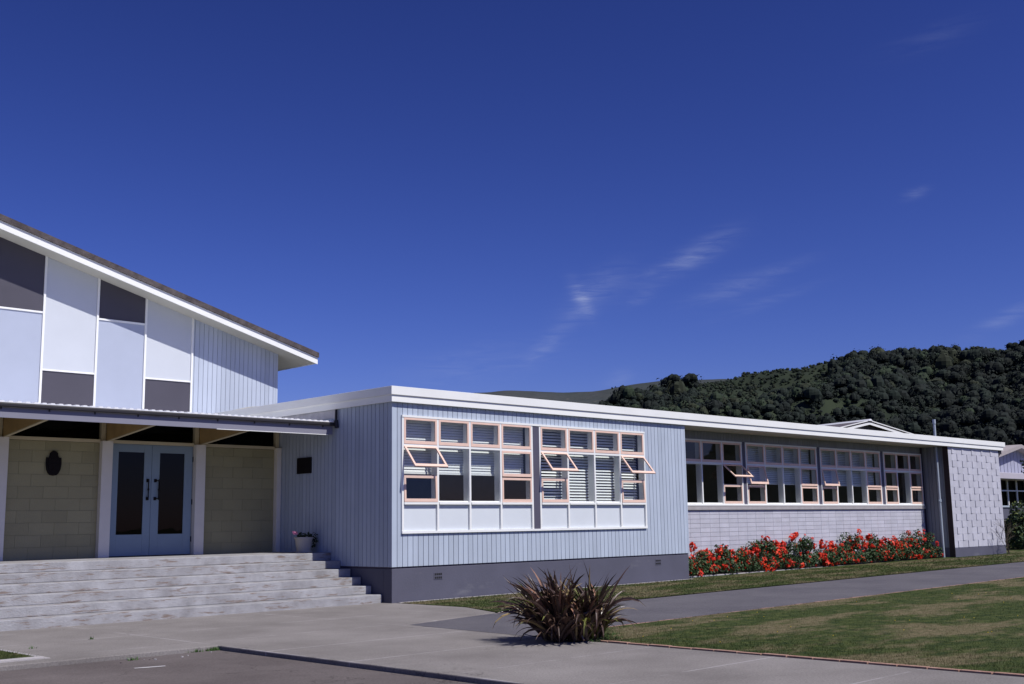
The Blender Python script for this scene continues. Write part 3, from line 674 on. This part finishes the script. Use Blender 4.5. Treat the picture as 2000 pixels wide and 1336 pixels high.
desc = ['lowest red geranium bush, right against the dark plinth corner', 'red geranium bush with two tall blooms near the plinth corner', 'bushy red geranium below the third recessed window from the left',
        'leafy geranium with large low red blooms', 'red geranium clump under the first dark window post', 'geranium crowded with small coral red blooms', 'tall leafy geranium clump at the bed middle',
        'red geranium clump thick with blooms right of the tall middle one', 'low geranium clump with red blooms only near its top', 'tall geranium bush below the second dark window post',
        'widest red geranium with blooms up against the block wall', 'small geranium clump with one big cluster of red blooms', 'low red geranium in front of the third dark post',
        'tall green geranium bush near the block pier, few blooms', 'last geranium bush at the foot of the vent pipe']
for i, (x, y, h) in enumerate(bush):
    e = empty('geranium_bush', (x, .78, gz(x)+.04), desc[i], 'bush', 'red geraniums in the bed along the block wall')
    w = .62; vv = []
    for q in range(9):
        a = random.uniform(0, 6.28); rr = random.uniform(0, .42); cz = random.uniform(.12, h-.22)
        vv.append(leafcards((rr*math.cos(a)*1.25, -.12+rr*math.sin(a)*.75, cz), random.uniform(.18, .28), 150, .040, surf=.15))
    vv.append(leafcards((0, -.20, .20), .60, 620, .040, sq=(1.05, .78, .40)))
    v = np.concatenate(vv); k = v.reshape(-1, 4, 3); k = k[(k[:, :, 1].max(1) < .22) & (k[:, :, 2].min(1) > -.05)]
    if i == 0: k = k[k[:, :, 0].min(1) > -.42]
    mesh_np('foliage', k.reshape(-1, 3), np.arange(len(k)*4).reshape(-1, 4), 4, [LEAF], parent=e)
    st = MB()
    nb = (34, 26, 38, 30, 36, 44, 24, 40, 36, 28, 42, 30, 36, 16, 24)[i]
    heads = []
    for q in range(nb):
        top = random.random() < .36
        bx = random.uniform(-.55, .55); by = random.uniform(-.52, .05) if not top else random.uniform(-.3, .12)
        bz = h*random.uniform(.75, 1.05)*(1-.35*abs(bx)) if top else random.uniform(.02, h*.72)
        if not top: by = -.50+.45*bz/h+random.uniform(-.05, .04)
        if i == 0: bx = max(bx, -.36)
        by = max(by, -.56); heads.append((bx, by, bz)); st.tube([(bx*.6, min(by+.15, .1), max(0, bz-.25)), (bx, by, bz)], .004, STEM, 4)
    st.build('stems', e)
    for p in heads:
        o = bpy.data.objects.new('flower_head', random.choice(BL)); COL.objects.link(o); o.parent = e; o.location = p; o.rotation_euler = (random.uniform(0, 3), random.uniform(0, 3), 0)
        s = random.choice((.5, .65, .8, 1.0, 1.35))*random.uniform(.85, 1.15); o.scale = (s, s, s)

# ------------------------------------------------------------------ flax
FLX = [mat('flax_bronze', (0.0750, 0.0460, 0.0360), .38, .3, 6, spec=.5), mat('flax_purple', (0.1150, 0.0700, 0.0520), .38, .3, 6, spec=.5), mat('flax_brown', (.30, .16, .105), .5, .25, 6),
       mat('flax_straw', (.36, .27, .13), .6, .2, 6), mat('flax_green', (.14, .15, .035), .5, .2, 6)]
fx = empty('flax_bush', (-3.28, -8.12, 0), 'large bronze purple flax bush with strap leaves at the lawn corner', 'bush')
def flax():
    mb = MB(); fans = []
    for k in range(26):
        a = random.uniform(0, 6.28); r = .42*math.sqrt(random.random()); fans.append((r*math.cos(a), r*math.sin(a), a))
    for k in range(680):
        fx0, fy0, fa = random.choice(fans); az = random.uniform(0, 6.28)
        # outward bias, and a lean toward -x (wind) seen in the photo
        out = Vector((math.cos(az), math.sin(az)*.9, 0)); lean = random.triangular(.08, 1.55, .80)
        L_ = random.uniform(.62, 1.20)*(1-.20*max(0, lean-.9)); w = random.uniform(.020, .037)
        if out.x > .2 and lean > .6: L_ *= .82
        hor = Vector((out.x-.55, out.y, 0))
        if hor.length < .2: hor = out
        hor.normalize(); side = Vector((-hor.y, hor.x, 0)); n = 9
        p = Vector((fx0+random.uniform(-.05, .05), fy0+random.uniform(-.05, .05), -.02)); th = lean*.62; droop = random.uniform(.3, 1.25)*(1+.3*lean)
        if random.random() < .12: droop *= 2.0
        roll = random.uniform(-.8, .8); rows = []; rk = random.uniform(-1.0, 1.0)
        for s in range(n+1):
            t = s/n; ang = th+droop*t*t*.85; dr = hor*math.sin(ang)+Vector((0, 0, math.cos(ang)))
            if s: p = p+dr*(L_/n)
            if p.z < .015: p.z = .015+.01*random.random()
            ww = w*(.75+.6*t if t < .4 else .99*(1-((t-.4)/.6)**1.7))+.0008
            nr = dr.cross(side).normalized(); rr = roll+rk*t; sd = side*math.cos(rr)+nr*math.sin(rr); up = nr*math.cos(rr)-side*math.sin(rr)
            rows.append((p-sd*ww+up*ww*.35, p.copy(), p+sd*ww+up*ww*.35))
        c_ = random.random(); mt = FLX[0] if c_ < .50 else FLX[1] if c_ < .80 else FLX[2] if c_ < .87 else FLX[3] if c_ < .93 else FLX[4]
        b = len(mb.v); mi = mb.m(mt)
        for r in rows: mb.v += [tuple(q) for q in r]
        for s in range(n):
            for j in (0, 1):
                mb.f.append((b+s*3+j, b+s*3+j+1, b+s*3+j+4, b+s*3+j+3)); mb.mi.append(mi)
    mb.build('leaves', fx)
flax(); fx.scale = (.94, .94, .95)
tuft([(-2.75, -8.1, .5, 500, 0), (-3.0, -8.5, .35, 260, 0)], 'weeds', 'rough uncut grass around the foot of the flax bush')

# ------------------------------------------------------------------ buildings behind
GB = empty('gabled_classroom', (57.3, 20, 0), 'distant gabled classroom whose peak shows above the flat white roof', 'building')
GB.rotation_euler = (0, 0, -rad(15)); hw = 8.0; sl = .20; za = 8.05
MB().prism([(-hw, 0, 0), (hw, 0, 0), (hw, 0, za-sl*hw), (0, 0, za), (-hw, 0, za-sl*hw)], (0, 24, 0), mat('slate_blue_wall', (.10, .10, .14), .7)).build('wall', GB)
m = MB(); h2 = hw+.7
m.prism([(h2, -.6, za-sl*h2+.08), (0, -.6, za+.08), (-h2, -.6, za-sl*h2+.08), (-h2, -.6, za-sl*h2+.20), (0, -.6, za+.20), (h2, -.6, za-sl*h2+.20)], (0, 26, 0), mat('brown_sheet_roof', (.13, .11, .12), .6)); m.build('roof', GB)
m = MB(); m.prism([(h2, -.66, za-sl*h2-.08), (0, -.66, za-.08), (-h2, -.66, za-sl*h2-.08), (-h2, -.66, za-sl*h2+.07), (0, -.66, za+.07), (h2, -.66, za-sl*h2+.07)], (0, .05, 0), WHITE)
m.prism([(h2, -.70, za-sl*h2+.17), (0, -.70, za+.17), (-h2, -.70, za-sl*h2+.17), (-h2, -.70, za-sl*h2+.22), (0, -.70, za+.23), (h2, -.70, za-sl*h2+.22)], (0, .1, 0), WHITE); m.build('barge_board', GB)
MB().prism([(-.22, -.75, za+.17), (.22, -.75, za+.17), (.06, -.75, za+.30), (-.06, -.75, za+.30)], (0, 26, 0), METAL).build('ridge_cap', GB)
RB = empty('low_classroom', (47.6, 6, .2), 'low gabled classroom beyond the right end of the wing, mostly hidden', 'building')
def rz(x): return 5.02-.19*abs(x)
m = MB(); m.prism([(-6, 0, 3.6), (6, 0, 3.6), (6, 0, rz(6)), (0, 0, rz(0)), (-6, 0, rz(6))], (0, .2, 0), GAP); m.box(-6, 6, .2, 12, 0, 3.8, CLAD); m.box(-6, 6, 0, .2, -.2, 1.9, PLIN)
m.build('wall', RB)
c = MB(); boards(c, -6, 6, 3.66, 0, -.02, 'x', -1, pitch=.46, gap=.05, zt=rz, mt=mat('lilac_board', (.38, .39, .50), .7)); c.build('gable_cladding', RB)
m = MB(); m.prism([(-6.6, -.5, rz(6.6)-.02), (0, -.5, rz(0)), (6.6, -.5, rz(6.6)-.02), (6.6, -.5, rz(6.6)+.17), (0, -.5, rz(0)+.19), (-6.6, -.5, rz(6.6)+.17)][::-1], (0, 13, 0), mat('fawn_roof', (.40, .36, .36), .7)); m.build('roof', RB)
MB().box(-6.3, 6.3, -.9, -.03, 3.30, 3.62, mat('lilac_awning', (.50, .47, .54), .7, .05, 2)).build('awning', RB, bevel=.02)
wm = MB()
for k in range(-4, 5):
    wm.box(k*1.2-.05, k*1.2+.05, -.06, .0, 1.91, 3.28, WHITE)
wm.box(-5.5, 5.5, -.06, -.001, 1.86, 1.95, PIPE); wm.box(-5.5, 5.5, -.055, -.002, 2.70, 2.76, WHITE); wf = wm.build('window', RB)
MB().box(-5.5, 5.5, .05, .06, 1.9, 3.3, DGLAS).box(-5.5, 5.5, .19, .199, 1.9, 3.6, INT).build('pane', wf)

# shrubs at the right border
def shrub(name, loc, label, blobs, mt, leaf, n, cat='shrub'):
    e = empty(name, loc, label, cat); vv = [leafcards(c_, r, int(n*r*r), leaf, surf=.35) for c_, r in blobs]; v = np.concatenate(vv)
    k = v.reshape(-1, 4, 3); k = k[k[:, :, 2].min(1) > .0]
    mesh_np('foliage', k.reshape(-1, 3), np.arange(len(k)*4).reshape(-1, 4), 4, mt, mi=rng.integers(0, len(mt), len(k)), parent=e)
    tb = MB()
    for c_, r in blobs: tb.tube([(c_[0]*.25, c_[1]*.25, 0), (c_[0]*.6, c_[1]*.6, c_[2]*.5), tuple(c_)], [.05, .035, .015], BRK, 6)
    tb.build('branches', e); return e
BRK = mat('bark', (.09, .07, .055), .9, .3, 6, bump=.5)
YG = mat('yellow_green_leaf', (.14, .17, .04), .6, .3, 5); DG = mat('dark_green_leaf', (.02, .04, .018), .7, .3, 5); MG = mat('mid_green_leaf', (.04, .075, .028), .7, .3, 5)
shrub('shrub', (35.6, 1.2, .15), 'yellow-green leafy shrub at the right end of the block pier', [((0, 0, .55), .55), ((.7, .3, .9), .65), ((.3, .1, 1.15), .5), ((1.4, .5, .8), .8), ((-.2, .2, .35), .4), ((1.2, .3, 1.6), .55)], [YG, DG, DG, MG], .075, 2300)
shrub('small_tree', (43.6, 3.4, .15), 'thin dark leafy tree standing before the low classroom', [((0, 0, 3.6), .6), ((.6, .2, 4.1), .7), ((.9, .1, 3.3), .7), ((1.2, 0, 2.7), .5), ((.4, .2, 2.5), .4)], [DG, MG], .085, 240, 'tree')
# bare twigs against the pier
def twigs():
    mb = MB(); 
    def br(p, d, L_, r, n):
        pts = [p]; 
        for k in range(3): d = (d+Vector((random.gauss(0, .18), random.gauss(0, .12), random.gauss(.05, .1)))).normalized(); pts.append(pts[-1]+d*L_/3)
        mb.tube(pts, [r, r*.8, r*.6, r*.4], BRK, 5)
        if n:
            for q in range(3): br(pts[random.choice((1, 2, 3))], (d+Vector((random.gauss(0, .6), random.gauss(0, .3), random.gauss(.1, .3)))).normalized(), L_*.65, r*.6, n-1)
    for q in range(4): br(Vector((random.uniform(-.05, .05), 0, 0)), Vector((random.gauss(0, .35), random.gauss(0, .15), 1)).normalized(), .75, .012, 3)
    tag(mb.build('bare_shrub', loc=(30.3, -.45, gz(30))), 'small leafless twiggy shrub in front of the block pier', 'shrub')
twigs()

# ------------------------------------------------------------------ hills
CX, CY = -15.137, -19.096
def prof(az, tab):
    az = np.asarray(az, float); return np.interp(az, [a for a, _ in tab], [b for _, b in tab])
ridge = [(40, 4.0), (44, 4.9), (47.5, 5.25), (49.0, 5.8), (50.2, 6.3), (51.2, 6.55), (52.5, 6.85), (53.2, 6.95), (54.8, 7.08), (56.8, 7.25), (58.3, 7.30), (59.8, 7.45), (61, 7.55), (62, 7.66), (63.6, 7.62), (64.6, 7.70), (65.7, 7.72),
         (66.3, 7.85), (66.9, 8.02), (67.5, 7.97), (68.2, 7.86), (69.1, 8.0), (70.5, 8.35), (75, 9.0), (85, 9.5), (100, 9.0), (115, 6.0)]
far = [(0, 4.5), (10, 5.2), (20, 5.4), (30, 5.9), (37, 6.2), (40, 6.4), (41.9, 6.55), (42.8, 6.62), (44.2, 6.76), (46, 6.66), (48.4, 6.68), (49.7, 6.79), (50.4, 6.90), (52, 7.0), (56, 6.9), (60, 6.6), (80, 6.5)]
def hill(name, tab, d0, d1, a0, a1, na, nd, mt, rough, zbase=-1., dr=None):
    tab = [(q, e-dr) for q, e in tab] if dr else tab; A = np.linspace(a0, a1, na); T = np.linspace(0, 1.25, nd); V = np.empty((nd, na, 3))
    for j, t in enumerate(T):
        D = d0+(d1-d0)*t; el = np.radians(prof(A, tab)); hr = 1.6+d1*np.tan(el)          # ridge height at distance d1
        sh = (t if t <= 1 else 1-(t-1)*1.6); sh = max(sh, 0); s = sh**.86
        h = hr*s
        x = CX+D*np.sin(np.radians(A)); y = CY+D*np.cos(np.radians(A))
        for i in range(na):
            nn = noise.fractal(Vector((x[i]/rough, y[i]/rough, 3.1)), .9, 2.1, 5)
            env = min(1, t*3)*(1 if t < .8 else max(.12, (1-t)/.2 if t < 1 else .12))
            V[j, i] = (x[i], y[i], zbase+h[i]+nn*rough*.16*env)
    idx = np.arange(nd*na).reshape(nd, na); F = np.stack([idx[:-1, :-1], idx[:-1, 1:], idx[1:, 1:], idx[1:, :-1]], -1).reshape(-1, 4)
    return tag(mesh_np(name, V.reshape(-1, 3), F, 4, [mt], smooth=True), kind='structure'), V
HILLM = mat('bush_floor', (0.010, 0.018, 0.010), .95, .3, .06, col2=(0.026, 0.038, 0.018), detail=10, bump=1, bscale=.8)
FARM = mat('far_scrub', (0.026, 0.038, 0.034), .95, .2, .012, bump=6, bscale=.03, col2=(0.058, 0.062, 0.066), detail=12, stain=((.19, .15, .115), (.007, .007, .03), .60, .06, .7))
near_hill, NV = hill('hill', ridge, 150, 430, 40, 118, 300, 90, HILLM, 60, dr=.24)
far_hill, FV_ = hill('far_hill', far, 900, 1700, -8, 82, 300, 50, FARM, 260)

def lump(seed, n=120, sc=1.0):
    """a tree crown as many ragged leaf clumps: points on a few overlapping lobes, each a tilted quad"""
    r = np.random.default_rng(seed); V = []
    lobes = [(r.normal(0, .33, 3)*np.array([1, 1, .7])+np.array([0, 0, .15]), r.uniform(.38, .66)) for _ in range(6)]
    for c_, R in lobes:
        k = n//6; d = r.normal(0, 1, (k, 3)); d[:, 2] = np.abs(d[:, 2])*.9-.25; d /= np.linalg.norm(d, axis=1)[:, None]
        p = c_+d*R*r.uniform(.8, 1.08, (k, 1)); nr = d+r.normal(0, .28, (k, 3)); nr /= np.linalg.norm(nr, axis=1)[:, None]
        u = r.normal(0, 1, (k, 3)); u -= nr*(u*nr).sum(1)[:, None]; u /= np.linalg.norm(u, axis=1)[:, None]; w = np.cross(nr, u); s = r.uniform(.06, .125, (k, 1))
        V.append(np.stack([p-u*s, p-w*s*.8, p+u*s*1.1, p+w*s*.8], 1))
    return np.concatenate(V)
def crown_lump(seed):
    r = np.random.default_rng(seed+50); V = []
    for q in range(2):
        c_ = r.normal(0, .30, 3)*np.array([1, 1, .5])+np.array([0, 0, .1]); R = r.uniform(.42, .66); na_, nb_ = 10, 5
        th = np.linspace(0, 2*np.pi, na_+1)[:-1]; ph = np.linspace(.12, 2.2, nb_+1)
        G = np.array([[(math.sin(p_)*math.cos(t_), math.sin(p_)*math.sin(t_), math.cos(p_)) for t_ in th] for p_ in ph])
        G = G*(R*r.uniform(.86, 1.08, (nb_+1, na_, 1)))+c_
        for a_ in range(nb_):
            b_ = np.stack([G[a_], np.roll(G[a_], -1, 0), np.roll(G[a_+1], -1, 0), G[a_+1]], 1); V.append(b_[:, ::-1])
    V.append(lump(seed, 108)*1.0); return np.concatenate(V)
LUMPS = [crown_lump(s) for s in range(10)]
TREEM = [mat('canopy_dark', (0.004, 0.009, 0.007), .85, .35, .5), mat('canopy_mid', (0.008, 0.016, 0.011), .85, .35, .5), mat('canopy_light', (0.021, 0.036, 0.017), .85, .35, .5), mat('canopy_olive', (0.023, 0.030, 0.015), .85, .35, .5)]
nd, na, _ = NV.shape
def hill_z(az, t):
    i = (az-40)/78*(na-1); j = t/1.25*(nd-1); i0 = min(int(i), na-2); j0 = min(int(j), nd-2); u = i-i0; w = j-j0
    return (NV[j0, i0]*(1-u)*(1-w)+NV[j0, i0+1]*u*(1-w)+NV[j0+1, i0]*(1-u)*w+NV[j0+1, i0+1]*u*w)
vs = []; ms = []
for k in range(11500):
    az = random.uniform(46.5, 74); t = random.uniform(.16, 1.03)**.85
    if t > 1.03: continue
    p = hill_z(az, t); nn = noise.noise(Vector((p[0]/38, p[1]/38, 0))); n2 = noise.noise(Vector((p[0]/13, p[1]/13, 7)))
    n3 = noise.noise(Vector((p[0]/70, p[1]/70, 21)))
    scrub = (53.6 < az < 60.5 and t > .66+.25*n3) or (az > 65.8 and t > .80+.2*n3) or n3+.3*n2 > .42
    s = random.uniform(.45, 1.0) if scrub else random.choice((.9, 1.3, 1.7, 2.3, 3.1))*random.uniform(.8, 1.2)*(1+.5*max(0, nn))
    if s > 2.2 and random.random() < .35: continue; 
    if t > .9: s *= .7
    if random.random() < .04 and .45 < t < .85: s *= 1.5
    s *= .62+.38*t
    L_ = LUMPS[random.randrange(10)]; a = random.uniform(0, 6.28); ca, sa = math.cos(a), math.sin(a)
    q = L_*s; R_ = np.array([[ca, -sa, 0], [sa, ca, 0], [0, 0, random.uniform(.7, 1.35)]]); q = q@R_.T+p+np.array([0, 0, s*.25 if t <= .9 else s*.1])
    right = (az-48)/20
    pr_ = .15+random.random()*.7+.75*nn+.35*n2-.28*max(0, right-.25)+(.16 if .35 < right < .6 else 0)
    if scrub: pr_ = .45+.6*random.random()
    m_ = 0 if pr_ < .30 else 1 if pr_ < .66 else (2 if random.random() < .6 else 3)
    vs.append(q.reshape(-1, 3)); ms.append(np.full(len(L_), m_))
V = np.concatenate(vs); M_ = np.concatenate(ms)
tag(mesh_np('bush_covered_slope', V, np.arange(len(V)).reshape(-1, 4), 4, TREEM, mi=M_), 'dense dark native bush covering the hillside behind the school', 'bush', kind='stuff')
# single trees that stand out on the skyline
sky_trees = [(51.05, .86, 6.6, 'broad dark tree knoll at the left end of the wooded ridge', 1.0), (52.55, .93, 6.8, 'biggest round tree on the left part of the ridge', .95), (49.9, .84, 6.0, 'leftmost low round tree where the bush meets the far hill', .9),
             (53.4, .80, 6.0, 'tall dark tree just below the biggest round ridge tree', 1.5), (61.2, .97, 5.2, 'small dark round tree on the ridge left of the paired crowns', 1.0), (61.9, .97, 5.6, 'dark tree with the taller of two paired crowns on the ridge', 1.0),
             (63.55, .985, 6.2, 'first of the feathery trees on the right ridge', 1.1), (64.2, .985, 5.5, 'open crowned tree between two feathery ridge trees', 1.1), (65.35, .985, 5.4, 'small leaning tree alone on the right ridge', 1.2),
             (66.0, .99, 4.8, 'low round tree right before the bald hump', 1.0), (62.75, .975, 5.6, 'wide dark crown right of the taller paired tree on the ridge', 1.0), (60.3, .95, 4.2, 'dark rounded tree just under the middle ridge line', 1.1)]
for i, (az, t, s, lab, zs) in enumerate(sky_trees):
    p = hill_z(az, t); e = empty('hill_tree', tuple(p), lab, 'tree', 'trees standing out on the ridge')
    vs = []
    for q in range(5):
        vs.append(LUMPS[(i+q) % 10]*s*random.uniform(.35, .55)+np.array([random.gauss(0, s*.20), random.gauss(0, s*.20), s*(.26+random.uniform(-.15, .20))*zs]))
    v = np.concatenate(vs); mesh_np('crown', v.reshape(-1, 3), np.arange(len(v)*4).reshape(-1, 4), 4, [TREEM[0], TREEM[1]], mi=(rng.random(len(v)) < .3).astype(int), parent=e)
    MB().tube([(0, 0, -.5), (.1, 0, s*.3*zs), (0, .1, s*.6*zs)], [.28, .2, .1], BRK, 6).build('trunk', e)

# ------------------------------------------------------------------ sky, sun, camera
EL_, AZ_ = 53.0, 167.0
w = bpy.data.worlds.new('World'); S.world = w; w.use_nodes = True; nt = w.node_tree; N = nt.nodes; L = nt.links
for x in list(N): N.remove(x)
out = N.new('ShaderNodeOutputWorld'); bg = N.new('ShaderNodeBackground'); sk = N.new('ShaderNodeTexSky'); sk.sky_type = 'NISHITA'; sk.sun_disc = False
sk.sun_elevation = rad(EL_); sk.sun_rotation = rad(AZ_); sk.altitude = 0; sk.air_density = 1.0; sk.dust_density = .35; sk.ozone_density = 6.0
bg.inputs['Strength'].default_value = SKY = .055
tint = N.new('ShaderNodeMix'); tint.data_type = 'RGBA'; tint.blend_type = 'MULTIPLY'; tint.inputs['Factor'].default_value = 1; tint.inputs['B'].default_value = (.425, .335, .55, 1)
gm = N.new('ShaderNodeGamma'); gm.inputs[1].default_value = 1.6; L.new(sk.outputs[0], gm.inputs[0]); L.new(gm.outputs[0], tint.inputs['A']); col = tint.outputs['Result']
tc = N.new('ShaderNodeTexCoord'); sp = N.new('ShaderNodeSeparateXYZ'); L.new(tc.outputs['Generated'], sp.inputs[0])
def M(op, a, b=None, c=None):
    n_ = N.new('ShaderNodeMath'); n_.operation = op
    for i, v in enumerate((a, b, c)):
        if v is None: continue
        if isinstance(v, (int, float)): n_.inputs[i].default_value = v
        else: L.new(v, n_.inputs[i])
    return n_.outputs[0]
az = M('MULTIPLY', M('ARCTAN2', sp.outputs[0], sp.outputs[1]), 57.29578); el = M('MULTIPLY', M('ARCSINE', sp.outputs[2]), 57.29578)
# thin cirrus wisps: (azimuth, elevation, half length, half width, angle, strength) in degrees of sky
wisps = [(48.15, 11.2, .85, .35, -62, 1.1), (48.9, 11.6, 1.8, .7, 35, .42), (46.7, 9.3, 1.9, .45, 42, .32), (54.2, 13.3, 1.7, .5, 27, .5), (52.6, 12.5, 2.6, .5, 22, .25), (55.8, 11.4, 2.0, .5, 14, .36), (57.2, 10.6, 2.2, .25, 16, .22),
         (51.2, 11.2, .8, .3, 25, .25), (42.5, 8.0, 3.4, .9, 8, .22), (64.8, 15.3, .55, .22, 10, .40), (68.6, 9.2, 1.6, .35, 24, .40), (66.2, 22.3, 2.0, .5, 10, .10), (49.9, 7.1, .7, .35, 20, .35), (58.5, 12.3, 1.5, .3, 16, .18)]
cv = N.new('ShaderNodeCombineXYZ'); L.new(M('MULTIPLY', az, .55), cv.inputs[0]); L.new(M('MULTIPLY', el, 1.5), cv.inputs[1])
rt = N.new('ShaderNodeMapping'); rt.inputs['Rotation'].default_value = (0, 0, rad(-58)); rt.inputs['Scale'].default_value = (.6, 1.5, 1); L.new(cv.outputs[0], rt.inputs[0])
cn = N.new('ShaderNodeTexNoise'); cn.inputs['Scale'].default_value = 1.1; cn.inputs['Detail'].default_value = 9; cn.inputs['Roughness'].default_value = .6; cn.inputs['Distortion'].default_value = .8; L.new(rt.outputs[0], cn.inputs['Vector'])
tex = M('POWER', M('MAXIMUM', M('MULTIPLY', M('SUBTRACT', cn.outputs['Fac'], .28), 2.3), 0.), 1.4)
acc = None
for (a, e, hl, hw_, an, st) in wisps:
    dx = M('SUBTRACT', az, a); dy = M('SUBTRACT', el, e); c_, s__ = math.cos(rad(an)), math.sin(rad(an))
    u = M('DIVIDE', M('ADD', M('MULTIPLY', dx, c_), M('MULTIPLY', dy, s__)), hl); v = M('DIVIDE', M('ADD', M('MULTIPLY', dx, -s__), M('MULTIPLY', dy, c_)), hw_)
    gss = M('MULTIPLY', M('EXPONENT', M('MULTIPLY', M('ADD', M('MULTIPLY', u, u), M('MULTIPLY', v, v)), -1.)), st)
    acc = gss if acc is None else M('ADD', acc, gss)
cl = M('MINIMUM', M('MULTIPLY', M('MULTIPLY', acc, tex), .46), 1.)
cm = N.new('ShaderNodeMix'); cm.data_type = 'RGBA'; L.new(cl, cm.inputs['Factor']); L.new(col, cm.inputs['A']); cm.inputs['B'].default_value = (8.0, 9.0, 13.0, 1)
L.new(cm.outputs['Result'], bg.inputs['Color']); L.new(bg.outputs[0], out.inputs[0])

sd = bpy.data.lights.new('sun', 'SUN'); sd.energy = 4.95; sd.angle = rad(.53); sd.color = (1.0, .965, .91); so = bpy.data.objects.new('sun', sd); COL.objects.link(so)
tos = Vector((math.sin(rad(AZ_))*math.cos(rad(EL_)), math.cos(rad(AZ_))*math.cos(rad(EL_)), math.sin(rad(EL_)))); so.rotation_euler = tos.to_track_quat('Z', 'Y').to_euler(); so.location = tos*60

cam = bpy.data.cameras.new('camera'); co = bpy.data.objects.new('camera', cam); COL.objects.link(co); S.camera = co
yw, pt, rl = 7.77076188e-01, 1.59008078e-01, -1.58016581e-02
fw = Vector((math.sin(yw)*math.cos(pt), math.cos(yw)*math.cos(pt), math.sin(pt))); r0 = Vector((math.cos(yw), -math.sin(yw), 0)); u0 = r0.cross(fw)
r1 = r0*math.cos(rl)+u0*math.sin(rl); u1 = -r0*math.sin(rl)+u0*math.cos(rl)
co.matrix_world = Matrix(((r1.x, u1.x, -fw.x, CX), (r1.y, u1.y, -fw.y, CY), (r1.z, u1.z, -fw.z, 1.6), (0, 0, 0, 1)))
cam.sensor_width = 36; cam.lens = 2214.5/2000*36; cam.clip_end = 6000; cam.clip_start = .1
S.render.resolution_x = 1024; S.render.resolution_y = 684
S.view_settings.view_transform = 'Standard'; S.view_settings.look = 'None'; S.view_settings.gamma = 1; S.view_settings.exposure = 0.0
try: S.cycles.transparent_max_bounces = 24
except Exception: pass
